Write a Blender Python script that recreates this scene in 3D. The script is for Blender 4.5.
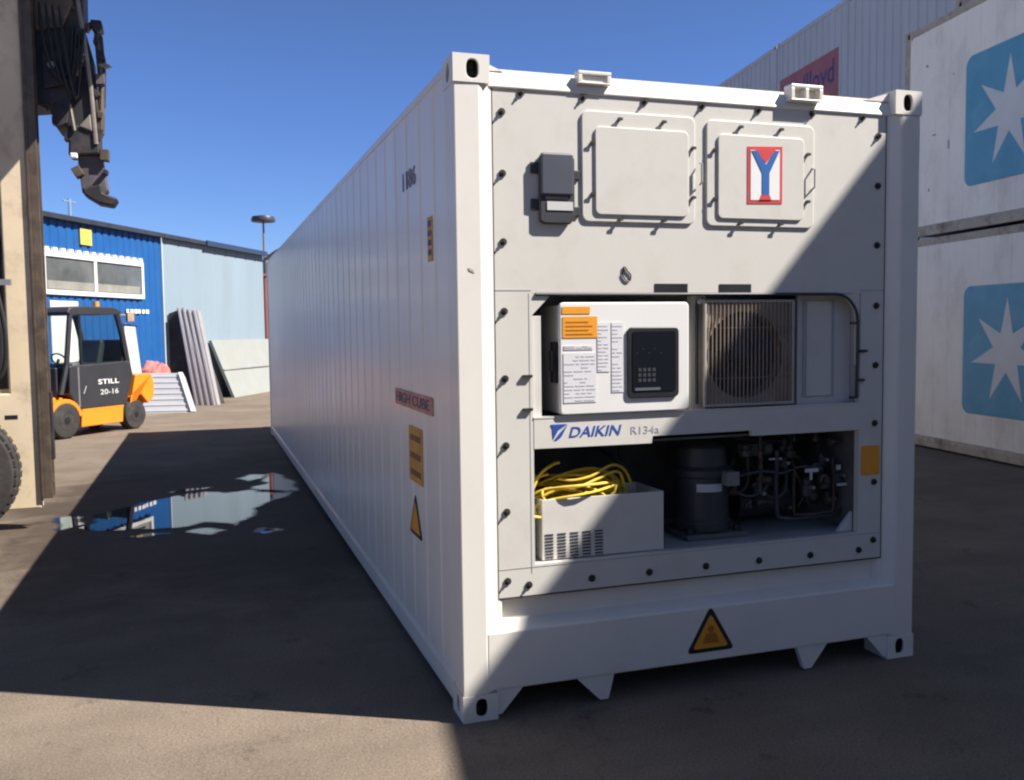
import bpy, bmesh, math, random
from mathutils import Vector, Matrix, noise
random.seed(7)
R = math.radians
sc = bpy.context.scene
for o in list(bpy.data.objects): bpy.data.objects.remove(o)
COL = sc.collection

# ------------------------------------------------------------------ camera
CAM = Vector((-1.0305, -3.8263, 1.7382))
yaw, pitch, roll, fpx = 0.321622, -0.0671969, -0.0128358, 923.03
cd = bpy.data.cameras.new("camera"); cam = bpy.data.objects.new("camera", cd); COL.objects.link(cam)
fw = Vector((math.sin(yaw)*math.cos(pitch), math.cos(yaw)*math.cos(pitch), math.sin(pitch)))
rt = Vector((math.cos(yaw), -math.sin(yaw), 0)); up = rt.cross(fw)
r2 = math.cos(roll)*rt + math.sin(roll)*up; u2 = -math.sin(roll)*rt + math.cos(roll)*up
M = Matrix((r2, u2, -fw)).transposed().to_4x4(); M.translation = CAM
cam.matrix_world = M
cd.sensor_width = 36; cd.lens = 36*fpx/1024; cd.clip_start = .05; cd.clip_end = 3000
sc.camera = cam
# ------------------------------------------------------------------ light
SUN_AZ, SUN_EL = R(29), R(47.4)            # direction to the sun: +x turned 29 deg towards -y
to_sun = Vector((math.cos(SUN_AZ)*math.cos(SUN_EL), -math.sin(SUN_AZ)*math.cos(SUN_EL), math.sin(SUN_EL)))
w = bpy.data.worlds.new("World"); sc.world = w; w.use_nodes = True
nt = w.node_tree; bg = nt.nodes["Background"]
sky = nt.nodes.new("ShaderNodeTexSky"); sky.sky_type = 'NISHITA'; sky.sun_disc = False
sky.sun_elevation = SUN_EL
sky.sun_rotation = math.atan2(to_sun.x, to_sun.y)   # measured from +y towards +x
sky.altitude = 0; sky.air_density = .85; sky.dust_density = 0; sky.ozone_density = 4.0
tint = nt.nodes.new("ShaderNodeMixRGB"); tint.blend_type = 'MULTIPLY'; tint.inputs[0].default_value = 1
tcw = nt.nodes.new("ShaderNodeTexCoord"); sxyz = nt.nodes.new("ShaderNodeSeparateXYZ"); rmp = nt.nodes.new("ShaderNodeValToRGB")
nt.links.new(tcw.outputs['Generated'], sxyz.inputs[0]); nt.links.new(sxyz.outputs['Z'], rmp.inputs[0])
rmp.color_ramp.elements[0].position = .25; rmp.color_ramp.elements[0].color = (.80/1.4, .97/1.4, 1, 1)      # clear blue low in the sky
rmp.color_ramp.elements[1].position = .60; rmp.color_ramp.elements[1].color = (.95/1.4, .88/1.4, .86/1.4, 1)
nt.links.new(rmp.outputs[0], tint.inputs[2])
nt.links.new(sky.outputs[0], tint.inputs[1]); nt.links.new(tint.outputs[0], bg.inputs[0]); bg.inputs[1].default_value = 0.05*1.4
sd = bpy.data.lights.new("sun", 'SUN'); sd.energy = 5.0; sd.angle = R(.4); sd.color = (1, .94, .86)
so = bpy.data.objects.new("sun", sd); COL.objects.link(so)
so.rotation_euler = to_sun.to_track_quat('Z', 'Y').to_euler(); so.location = (10, -10, 20)
sc.view_settings.view_transform = 'Standard'; sc.view_settings.look = 'None'
sc.view_settings.exposure = 1.0; sc.view_settings.gamma = 1
sc.view_settings.use_curve_mapping = False
sc.render.engine = 'CYCLES'; sc.cycles.use_denoising = True; sc.cycles.max_bounces = 8
sc.cycles.pixel_filter_type = 'BLACKMAN_HARRIS'; sc.cycles.filter_width = 2.2

# ------------------------------------------------------------------ materials
def mat(name, col, rough=.5, metal=0, var=.08, vscale=3.0, bump=0, bscale=60, spec=.5, coat=0,
        dirt=None, dirt_amt=0, dirt_scale=2.0, stretch=(1, 1, 1), rvar=.1):
    m = bpy.data.materials.new(name); m.use_nodes = True
    n = m.node_tree.nodes; l = m.node_tree.links; b = n["Principled BSDF"]
    tc = n.new("ShaderNodeTexCoord"); mp = n.new("ShaderNodeMapping"); mp.inputs['Scale'].default_value = stretch
    l.new(tc.outputs['Object'], mp.inputs[0])
    n1 = n.new("ShaderNodeTexNoise"); n1.inputs['Scale'].default_value = vscale; n1.inputs['Detail'].default_value = 7
    n1.inputs['Roughness'].default_value = .6
    l.new(mp.outputs[0], n1.inputs[0])
    cr = n.new("ShaderNodeValToRGB")
    cr.color_ramp.elements[0].position = .3; cr.color_ramp.elements[1].position = .7
    cr.color_ramp.elements[0].color = (*[c*(1-var) for c in col], 1)
    cr.color_ramp.elements[1].color = (*[min(1, c*(1+var)) for c in col], 1)
    l.new(n1.outputs[0], cr.inputs[0]); last = cr.outputs[0]
    if dirt:
        n2 = n.new("ShaderNodeTexNoise"); n2.inputs['Scale'].default_value = dirt_scale
        n2.inputs['Detail'].default_value = 10; n2.inputs['Roughness'].default_value = .68
        l.new(mp.outputs[0], n2.inputs[0])
        c2 = n.new("ShaderNodeValToRGB"); c2.color_ramp.elements[0].position = .5; c2.color_ramp.elements[1].position = .72
        l.new(n2.outputs[0], c2.inputs[0])
        mu = n.new("ShaderNodeMath"); mu.operation = 'MULTIPLY'; mu.inputs[1].default_value = dirt_amt
        l.new(c2.outputs[0], mu.inputs[0])
        mx = n.new("ShaderNodeMixRGB"); mx.inputs[2].default_value = (*dirt, 1)
        l.new(mu.outputs[0], mx.inputs[0]); l.new(last, mx.inputs[1]); last = mx.outputs[0]
    l.new(last, b.inputs['Base Color'])
    mr = n.new("ShaderNodeMapRange"); mr.inputs['To Min'].default_value = max(0, rough-rvar); mr.inputs['To Max'].default_value = min(1, rough+rvar)
    n3 = n.new("ShaderNodeTexNoise"); n3.inputs['Scale'].default_value = vscale*2.3; n3.inputs['Detail'].default_value = 5
    l.new(tc.outputs['Object'], n3.inputs[0]); l.new(n3.outputs[0], mr.inputs[0]); l.new(mr.outputs[0], b.inputs['Roughness'])
    b.inputs['Metallic'].default_value = metal; b.inputs['Specular IOR Level'].default_value = spec
    b.inputs['Coat Weight'].default_value = coat; b.inputs['Coat Roughness'].default_value = .12
    if bump:
        bn = n.new("ShaderNodeTexNoise"); bn.inputs['Scale'].default_value = bscale; bn.inputs['Detail'].default_value = 4
        bp = n.new("ShaderNodeBump"); bp.inputs['Strength'].default_value = bump; bp.inputs['Distance'].default_value = .01
        l.new(tc.outputs['Object'], bn.inputs[0]); l.new(bn.outputs[0], bp.inputs['Height']); l.new(bp.outputs[0], b.inputs['Normal'])
    return m
DUST = (.30, .25, .19); RUST = (.13, .055, .025); SOOT = (.035, .032, .03)
PAINT = mat("white_container_paint", (.77, .74, .68), .36, var=.025, vscale=1.5, bump=.04, bscale=9, coat=.15, dirt=(.50, .46, .40), dirt_amt=.22, dirt_scale=2.2, rvar=.07)
WALL = mat("white_side_wall_paint", (.82, .785, .72), .33, var=.03, vscale=1.2, bump=.05, bscale=5, coat=.12, dirt=(.42, .40, .38), dirt_amt=.2, dirt_scale=1.3, stretch=(1, 1, .25), rvar=.07)
UNIT = mat("unit_grey_paint", (.63, .61, .565), .45, var=.03, bump=.04, bscale=14, dirt=(.35, .31, .26), dirt_amt=.28, dirt_scale=3)
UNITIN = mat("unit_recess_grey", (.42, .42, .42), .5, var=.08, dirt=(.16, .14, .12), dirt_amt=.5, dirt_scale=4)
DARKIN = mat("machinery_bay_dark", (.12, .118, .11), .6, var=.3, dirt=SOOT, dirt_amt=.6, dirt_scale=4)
HOLESHADE = mat("painted_hole_shade", (.035, .028, .024), .7, var=.3)  # shade inside the casting holes, painted as a dark colour
BOXW = mat("control_box_white", (.76, .755, .735), .4, var=.02, dirt=(.5, .46, .4), dirt_amt=.15)
BLACK = mat("black_plastic", (.018, .018, .022), .4, var=.2)
BLACKGLOSS = mat("black_glossy_window", (.008, .009, .012), .12, var=.1, rvar=.03)
CHAR = mat("charcoal_plastic", (.045, .048, .055), .45, var=.15)
STUD = mat("dark_bolt_steel", (.06, .055, .05), .5, metal=.5, var=.3)
FINE = mat("fine_print", (.52, .52, .56), .5)
STEEL = mat("galvanised_steel", (.42, .42, .42), .4, metal=.7, var=.12)
COILM = mat("brown_coil_fins", (.11, .08, .06), .6, var=.3, vscale=14)
BEIGEBAR = mat("beige_grille_wire", (.27, .225, .185), .5, var=.1, dirt=SOOT, dirt_amt=.4, dirt_scale=8)
COND = mat("brown_condenser_shroud", (.40, .30, .225), .65, var=.35, vscale=9)
YELLOW = mat("yellow_cable_rubber", (.72, .52, .05), .5, var=.15, vscale=12, dirt=(.25, .18, .04), dirt_amt=.5, dirt_scale=14)
ORANGE = mat("orange_label_print", (.80, .33, .025), .45, var=.05, dirt=(.45, .2, .04), dirt_amt=.3, dirt_scale=20)
ORANGED = mat("faded_orange_label", (.62, .30, .05), .5, var=.18, vscale=8, dirt=(.2, .10, .03), dirt_amt=.5, dirt_scale=12)
SILVER = mat("pale_label", (.58, .58, .58), .4, var=.08)
LGREY = mat("pale_paper_label", (.68, .68, .71), .5, var=.04)
PRINT = mat("grey_print", (.36, .36, .42), .5, var=.2)
WHITE = mat("clean_white_print", (.8, .8, .8), .45, var=.02)
RED = mat("red_print", (.62, .06, .06), .45, var=.05)
BLUE = mat("royal_blue_print", (.02, .08, .38), .45, var=.05)
NAVY = mat("navy_print", (.035, .045, .14), .5, var=.1)
FADEDN = mat("faded_navy_print", (.16, .18, .30), .5, var=.25, vscale=20)
COPPER = mat("copper_pipe", (.085, .06, .05), .4, metal=.5, var=.25)
MAERSKW = mat("weathered_white_paint", (.88, .82, .73), .55, var=.05, vscale=2, bump=.12, bscale=6, dirt=(.42, .33, .26), dirt_amt=.40, dirt_scale=1.6, stretch=(1, 1, .5))
MAERSKR = mat("weathered_rail_paint", (.42, .36, .29), .6, var=.18, vscale=5, dirt=RUST, dirt_amt=.95, dirt_scale=3.6, bump=.15, bscale=20)
GREYW = mat("grey_white_reefer_paint", (.50, .51, .53), .5, var=.05, vscale=1.2, bump=.05, bscale=5, dirt=(.34, .33, .32), dirt_amt=.3, stretch=(1, 1, .2))
SKYB = mat("sky_blue_panel_paint", (.10, .33, .48), .5, var=.1, vscale=2.5, dirt=(.25, .38, .42), dirt_amt=.35, dirt_scale=2.5)
STARW = mat("star_white_paint", (.66, .65, .63), .5, var=.05, dirt=(.4, .38, .36), dirt_amt=.25)
MAROON = mat("faded_red_panel_paint", (.38, .10, .11), .55, var=.12, dirt=(.35, .25, .25), dirt_amt=.4)
BLDB = mat("blue_sheet_cladding", (.010, .095, .31), .5, var=.07, vscale=2, dirt=(.03, .12, .28), dirt_amt=.4, dirt_scale=1.2)
BLDL = mat("pale_blue_sheet_cladding", (.25, .325, .385), .55, var=.06, vscale=.8, dirt=(.23, .27, .29), dirt_amt=.4, dirt_scale=1.0, stretch=(1, 1, .2))
ROOFD = mat("dark_roof_trim", (.03, .035, .05), .6, var=.3)
WINFR = mat("white_window_frame", (.7, .7, .68), .5, var=.05)
GLASS = mat("window_glass", (.11, .12, .12), .12, var=.4, vscale=1.5, rvar=.05)
GRID = mat("grey_ribbed_sheet", (.34, .33, .345), .5, var=.06, dirt=(.2, .18, .16), dirt_amt=.4)
PALE = mat("pale_insulated_panel", (.30, .315, .30), .6, var=.06, dirt=(.28, .26, .22), dirt_amt=.5, dirt_scale=1.5)
PANW = mat("white_panel_sheet", (.42, .43, .46), .5, var=.05, dirt=(.4, .38, .36), dirt_amt=.3)
REDC = mat("faded_red_steel", (.42, .12, .09), .6, var=.12, dirt=(.3, .12, .08), dirt_amt=.4)
TARP = mat("pink_red_tarp", (.50, .16, .15), .7, var=.25, vscale=5)
CREAM = mat("cream_machine_paint", (.72, .59, .41), .5, var=.07, vscale=2.5, bump=.1, bscale=7, dirt=(.20, .13, .07), dirt_amt=.55, dirt_scale=3.0)
MASTB = mat("greasy_brown_steel", (.10, .075, .055), .5, metal=.2, var=.35, vscale=7, dirt=(.26, .19, .13), dirt_amt=.5, dirt_scale=6)
SPREAD = mat("greasy_black_steel", (.028, .024, .026), .55, var=.35, vscale=5, dirt=(.10, .08, .065), dirt_amt=.5, dirt_scale=5)
ARMG = mat("dirty_grey_steel", (.10, .088, .09), .5, var=.3, vscale=6, dirt=(.2, .17, .15), dirt_amt=.5, dirt_scale=5)
ROD = mat("worn_grey_steel", (.30, .26, .22), .45, metal=.4, var=.2, vscale=8)
TYRE = mat("dusty_tyre_rubber", (.03, .028, .027), .8, var=.25, vscale=6, bump=.3, bscale=30, dirt=(.09, .075, .06), dirt_amt=.5, dirt_scale=6)
RIM = mat("brown_rim_steel", (.24, .16, .10), .55, var=.2, dirt=(.10, .07, .05), dirt_amt=.5)
RUBBER = mat("black_hose_rubber", (.02, .02, .022), .5, var=.2)
FORKO = mat("orange_truck_paint", (.85, .26, .02), .35, var=.04, coat=.3, dirt=(.4, .18, .06), dirt_amt=.2)
FORKD = mat("anthracite_truck_paint", (.035, .036, .042), .4, var=.12)
def glass_mat():
    m = bpy.data.materials.new("clear_glass"); m.use_nodes = True
    n = m.node_tree.nodes; l = m.node_tree.links
    g = n.new("ShaderNodeBsdfTransparent"); g.inputs[0].default_value = (.86, .9, .88, 1)
    s = n.new("ShaderNodeBsdfGlossy"); s.inputs['Roughness'].default_value = .03
    mx = n.new("ShaderNodeMixShader"); mx.inputs[0].default_value = .07
    l.new(g.outputs[0], mx.inputs[1]); l.new(s.outputs[0], mx.inputs[2])
    l.new(mx.outputs[0], n["Material Output"].inputs[0]); return m
CLEAR = glass_mat()
def ground_mat():
    m = bpy.data.materials.new("yard_asphalt"); m.use_nodes = True
    n = m.node_tree.nodes; l = m.node_tree.links; b = n["Principled BSDF"]
    ge = n.new("ShaderNodeNewGeometry")
    def nz(scale, det=8, ro=.6, st=(1, 1, 1), dist=0):
        mp = n.new("ShaderNodeMapping"); mp.inputs['Scale'].default_value = st; l.new(ge.outputs['Position'], mp.inputs[0])
        t = n.new("ShaderNodeTexNoise"); t.inputs['Scale'].default_value = scale; t.inputs['Detail'].default_value = det
        t.inputs['Roughness'].default_value = ro; t.inputs['Distortion'].default_value = dist
        l.new(mp.outputs[0], t.inputs[0]); return t.outputs[0]
    def ramp(src, stops):
        c = n.new("ShaderNodeValToRGB"); e = c.color_ramp.elements
        while len(e) < len(stops): e.new(.5)
        for k, (p, v) in enumerate(stops): e[k].position = p; e[k].color = (*v, 1)
        l.new(src, c.inputs[0]); return c.outputs[0]
    def mix(f, a, c, bt='MIX'):
        x = n.new("ShaderNodeMixRGB"); x.blend_type = bt
        for s, v in ((0, f), (1, a), (2, c)):
            if isinstance(v, (float, int)): x.inputs[s].default_value = v
            elif isinstance(v, tuple): x.inputs[s].default_value = (*v, 1)
            else: l.new(v, x.inputs[s])
        return x.outputs[0]
    base = ramp(nz(.9, 9, .62), [(.3, (.155, .125, .098)), (.5, (.20, .162, .128)), (.72, (.245, .20, .158))])
    streak = ramp(nz(1.3, 8, .6, (.35, 1.6, 1), .6), [(.42, (0, 0, 0)), (.66, (1, 1, 1))])
    base = mix(mix(1.0, streak, (.38, .38, .38), 'MULTIPLY'), base, (.125, .10, .08))
    grit = ramp(nz(90, 3, .7), [(.3, (.62, .62, .62)), (.7, (1.34, 1.32, 1.28))])
    base = mix(1.0, base, grit, 'MULTIPLY')
    spot = ramp(nz(2.6, 6, .75), [(.585, (0, 0, 0)), (.67, (1, 1, 1))])
    base = mix(mix(1.0, spot, (.5, .5, .5), 'MULTIPLY'), base, (.055, .048, .045))
    vo = n.new("ShaderNodeTexVoronoi"); vo.feature = 'DISTANCE_TO_EDGE'; vo.inputs['Scale'].default_value = .55
    wp = n.new("ShaderNodeVectorMath"); wp.operation = 'ADD'; nn_ = n.new("ShaderNodeTexNoise"); nn_.inputs['Scale'].default_value = 2.2; nn_.inputs['Detail'].default_value = 6
    l.new(ge.outputs['Position'], nn_.inputs[0]); sc_ = n.new("ShaderNodeVectorMath"); sc_.operation = 'SCALE'; sc_.inputs['Scale'].default_value = .7
    l.new(nn_.outputs['Color'], sc_.inputs[0]); l.new(sc_.outputs[0], wp.inputs[0]); l.new(ge.outputs['Position'], wp.inputs[1]); l.new(wp.outputs[0], vo.inputs[0])
    crk = ramp(vo.outputs['Distance'], [(.0, (1, 1, 1)), (.008, (0, 0, 0))])
    base = mix(mix(1.0, crk, (.14, .14, .14), 'MULTIPLY'), base, (.05, .042, .036))
    speck = ramp(nz(30, 2, .5), [(.70, (0, 0, 0)), (.76, (1, 1, 1))])
    base = mix(mix(1.0, speck, (.5, .5, .5), 'MULTIPLY'), base, (.30, .27, .24))
    # damp patch spreading round the puddles (world position)
    sub = n.new("ShaderNodeVectorMath"); sub.operation = 'SUBTRACT'; sub.inputs[1].default_value = (-.75, 5.7, 0); l.new(ge.outputs['Position'], sub.inputs[0])
    mul = n.new("ShaderNodeVectorMath"); mul.operation = 'MULTIPLY'; mul.inputs[1].default_value = (1/2.3, 1/3.6, 0); l.new(sub.outputs[0], mul.inputs[0])
    ln = n.new("ShaderNodeVectorMath"); ln.operation = 'LENGTH'; l.new(mul.outputs[0], ln.inputs[0])
    ad = n.new("ShaderNodeMath"); ad.operation = 'MULTIPLY_ADD'; ad.inputs[1].default_value = .9
    l.new(nz(1.1, 8, .6, (1, 1, 1), .4), ad.inputs[0]); l.new(ln.outputs['Value'], ad.inputs[2])
    damp = ramp(ad.outputs[0], [(.0, (1, 1, 1)), (.95, (1, 1, 1)), (1.0, (0, 0, 0))])
    mr0 = n.new("ShaderNodeMapRange"); mr0.inputs['From Min'].default_value = 1.25; mr0.inputs['From Max'].default_value = 1.55
    mr0.inputs['To Min'].default_value = 1; mr0.inputs['To Max'].default_value = 0; l.new(ad.outputs[0], mr0.inputs[0])
    wet = mr0.outputs[0]
    base = mix(wet, base, mix(1.0, base, (.42, .40, .40), 'MULTIPLY'))
    l.new(base, b.inputs['Base Color'])
    rr = n.new("ShaderNodeMapRange"); rr.inputs['To Min'].default_value = .88; rr.inputs['To Max'].default_value = .70
    l.new(wet, rr.inputs[0]); l.new(rr.outputs[0], b.inputs['Roughness']); b.inputs['Specular IOR Level'].default_value = .16
    bp = n.new("ShaderNodeBump"); bp.inputs['Strength'].default_value = .5; bp.inputs['Distance'].default_value = .012
    l.new(nz(45, 6, .7), bp.inputs['Height'])
    bp2 = n.new("ShaderNodeBump"); bp2.inputs['Strength'].default_value = .35; bp2.inputs['Distance'].default_value = .04
    l.new(nz(2.2, 5, .6), bp2.inputs['Height']); l.new(bp.outputs[0], bp2.inputs['Normal'])
    l.new(bp2.outputs[0], b.inputs['Normal']); return m
GROUND = ground_mat()
def water_mat():
    m = bpy.data.materials.new("puddle_water_surface"); m.use_nodes = True
    n = m.node_tree.nodes; l = m.node_tree.links; b = n["Principled BSDF"]
    b.inputs['Base Color'].default_value = (.012, .012, .014, 1); b.inputs['Roughness'].default_value = .015
    b.inputs['IOR'].default_value = 1.45; b.inputs['Specular IOR Level'].default_value = .8
    ge = n.new("ShaderNodeNewGeometry"); t = n.new("ShaderNodeTexNoise"); t.inputs['Scale'].default_value = 3
    bp = n.new("ShaderNodeBump"); bp.inputs['Strength'].default_value = .02; bp.inputs['Distance'].default_value = .01
    l.new(ge.outputs['Position'], t.inputs[0]); l.new(t.outputs[0], bp.inputs['Height']); l.new(bp.outputs[0], b.inputs['Normal'])
    # shallow rim: the film of water breaks up into the wet asphalt
    at = n.new("ShaderNodeAttribute"); at.attribute_name = "water_depth"
    mp = n.new("ShaderNodeMapping"); mp.inputs['Scale'].default_value = (3.5, 9, 1); l.new(ge.outputs['Position'], mp.inputs[0])
    t2 = n.new("ShaderNodeTexNoise"); t2.inputs['Scale'].default_value = 2.2; t2.inputs['Detail'].default_value = 8; t2.inputs['Roughness'].default_value = .7; l.new(mp.outputs[0], t2.inputs[0])
    ma = n.new("ShaderNodeMath"); ma.operation = 'MULTIPLY_ADD'; ma.inputs[1].default_value = .9; l.new(t2.outputs[0], ma.inputs[0]); l.new(at.outputs['Fac'], ma.inputs[2])
    r = n.new("ShaderNodeMapRange"); r.inputs['From Min'].default_value = .60; r.inputs['From Max'].default_value = 1.05; l.new(ma.outputs[0], r.inputs[0])
    tr = n.new("ShaderNodeBsdfTransparent"); mx = n.new("ShaderNodeMixShader")
    l.new(r.outputs[0], mx.inputs[0]); l.new(tr.outputs[0], mx.inputs[1]); l.new(b.outputs[0], mx.inputs[2]); l.new(mx.outputs[0], n["Material Output"].inputs[0])
    return m
WATER = water_mat()

# ------------------------------------------------------------------ mesh helpers
class MB:
    def __init__(s): s.bm = bmesh.new()
    def poly(s, pts):
        try: return s.bm.faces.new([s.bm.verts.new(p) for p in pts])
        except ValueError: return None
    def box(s, a, b, mtx=None):
        (x0, y0, z0), (x1, y1, z1) = a, b
        x0, x1 = sorted((x0, x1)); y0, y1 = sorted((y0, y1)); z0, z1 = sorted((z0, z1))
        v = [Vector(p) for p in ((x0,y0,z0),(x1,y0,z0),(x1,y1,z0),(x0,y1,z0),(x0,y0,z1),(x1,y0,z1),(x1,y1,z1),(x0,y1,z1))]
        if mtx: v = [mtx @ p for p in v]
        v = [s.bm.verts.new(p) for p in v]
        for f in ((3,2,1,0),(4,5,6,7),(0,1,5,4),(1,2,6,5),(2,3,7,6),(3,0,4,7)): s.bm.faces.new([v[i] for i in f])
        return s
    def prism(s, pts, vec):            # planar polygon extruded along vec
        vec = Vector(vec); a = [Vector(p) for p in pts]
        va = [s.bm.verts.new(p) for p in a]; vb = [s.bm.verts.new(p+vec) for p in a]; n = len(a)
        s.bm.faces.new(va[::-1]); s.bm.faces.new(vb)
        for i in range(n): s.bm.faces.new([va[i], va[(i+1) % n], vb[(i+1) % n], vb[i]])
        return s
    def cyl(s, a, b, r, n=20, r1=None, caps=True):
        a, b = Vector(a), Vector(b); d = (b-a).normalized(); q = d.to_track_quat('Z', 'Y'); r1 = r if r1 is None else r1
        va = [s.bm.verts.new(a + q @ Vector((r*math.cos(t), r*math.sin(t), 0))) for t in [2*math.pi*i/n for i in range(n)]]
        vb = [s.bm.verts.new(b + q @ Vector((r1*math.cos(t), r1*math.sin(t), 0))) for t in [2*math.pi*i/n for i in range(n)]]
        for i in range(n): s.bm.faces.new([va[i], va[(i+1) % n], vb[(i+1) % n], vb[i]])
        if caps: s.bm.faces.new(va[::-1]); s.bm.faces.new(vb)
        return s
    def tube(s, pts, r, n=8, closed=False):
        P = [Vector(p) for p in pts]; rings = []; N = len(P); pq = None
        for i, p in enumerate(P):
            t = (P[(i+1) % N]-P[i-1]) if closed else (P[min(i+1, N-1)]-P[max(i-1, 0)])
            if t.length < 1e-9: t = Vector((0, 0, 1))
            t.normalize()
            if pq is None: pq = t.to_track_quat('Z', 'Y')
            else: pq = (pq @ Vector((0, 0, 1))).rotation_difference(t) @ pq
            rings.append([s.bm.verts.new(p + pq @ Vector((r*math.cos(a), r*math.sin(a), 0))) for a in [2*math.pi*k/n for k in range(n)]])
        for i in range(N if closed else N-1):
            A, B = rings[i], rings[(i+1) % N]
            for k in range(n): s.bm.faces.new([A[k], A[(k+1) % n], B[(k+1) % n], B[k]])
        if not closed: s.bm.faces.new(rings[0][::-1]); s.bm.faces.new(rings[-1])
        return s
    def lathe(s, c, axis, prof, n=32):  # prof: (radius, offset along axis)
        c = Vector(c); q = Vector(axis).normalized().to_track_quat('Z', 'Y'); rings = []
        for (r, h) in prof:
            rings.append([s.bm.verts.new(c + q @ Vector((r*math.cos(a), r*math.sin(a), h))) for a in [2*math.pi*k/n for k in range(n)]])
        for A, B in zip(rings, rings[1:]):
            for k in range(n): s.bm.faces.new([A[k], A[(k+1) % n], B[(k+1) % n], B[k]])
        if prof[0][0] > 1e-4: s.bm.faces.new(rings[0][::-1])
        if prof[-1][0] > 1e-4: s.bm.faces.new(rings[-1])
        return s
    def build(s, name, m, parent=None, bevel=0, smooth=False, loc=None):
        bmesh.ops.recalc_face_normals(s.bm, faces=s.bm.faces)
        me = bpy.data.meshes.new(name); s.bm.to_mesh(me); s.bm.free(); me.materials.append(m)
        o = bpy.data.objects.new(name, me); COL.objects.link(o)
        if parent: o.parent = parent
        if loc: o.location = loc
        if smooth:
            for p in me.polygons: p.use_smooth = True
            me.set_sharp_from_angle(angle=R(38))
        if bevel:
            b = o.modifiers.new("bevel", 'BEVEL'); b.width = bevel; b.segments = 2; b.limit_method = 'ANGLE'; b.angle_limit = R(35)
            b.harden_normals = False
        return o
def tag(o, label=None, cat=None, group=None, kind=None):
    if label: o["label"] = label
    if cat: o["category"] = cat
    if group: o["group"] = group
    if kind: o["kind"] = kind
    return o
def thing(name, label, cat, loc=(0, 0, 0), rz=0, group=None):
    o = bpy.data.objects.new(name, None); COL.objects.link(o); o.location = loc; o.rotation_euler = (0, 0, rz)
    o.empty_display_size = .3
    return tag(o, label, cat, group)
def copy_tree(o, parent=None):
    c = o.copy(); COL.objects.link(c)
    if parent: c.parent = parent
    for ch in list(o.children): copy_tree(ch, c)
    return c
def rrect(x0, z0, x1, z1, r, n=6):
    out = []
    for (cx, cz, a0) in ((x1-r, z1-r, 0), (x0+r, z1-r, 90), (x0+r, z0+r, 180), (x1-r, z0+r, 270)):
        for k in range(n+1):
            a = R(a0+90*k/n); out.append((cx+r*math.cos(a), cz+r*math.sin(a)))
    return out
def lettering(s, O, U, V, wdt, hgt, thick, m, parent, name="lettering", shear=0, bold=0, spacing=1.0):
    """letters filling a wdt x hgt rectangle whose lower left corner is O, reading along U, upwards along V"""
    cu = bpy.data.curves.new(name, 'FONT'); cu.body = s; cu.size = 1; cu.shear = shear; cu.offset = bold
    cu.space_character = spacing; cu.resolution_u = 4
    t = bpy.data.objects.new("tmp_text", cu); COL.objects.link(t)
    dg = bpy.context.evaluated_depsgraph_get(); dg.update()
    me = bpy.data.meshes.new_from_object(t.evaluated_get(dg)); bpy.data.objects.remove(t)
    xs = [v.co.x for v in me.vertices]; ys = [v.co.y for v in me.vertices]
    x0, x1, y0, y1 = min(xs), max(xs), min(ys), max(ys)
    U, V = Vector(U).normalized(), Vector(V).normalized(); N = U.cross(V)
    bm = bmesh.new(); bm.from_mesh(me)
    for v in bm.verts:
        v.co = Vector(O) + U*((v.co.x-x0)/(x1-x0)*wdt) + V*((v.co.y-y0)/(y1-y0)*hgt)
    g = bmesh.ops.extrude_face_region(bm, geom=bm.faces[:])
    for v in [e for e in g['geom'] if isinstance(e, bmesh.types.BMVert)]: v.co += N*thick
    bmesh.ops.recalc_face_normals(bm, faces=bm.faces)
    for f in bm.faces: f.smooth = False
    bm.to_mesh(me); bm.free(); me.materials.clear(); me.materials.append(m); me.name = name
    o = bpy.data.objects.new(name, me); COL.objects.link(o); o.parent = parent; return o
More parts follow.
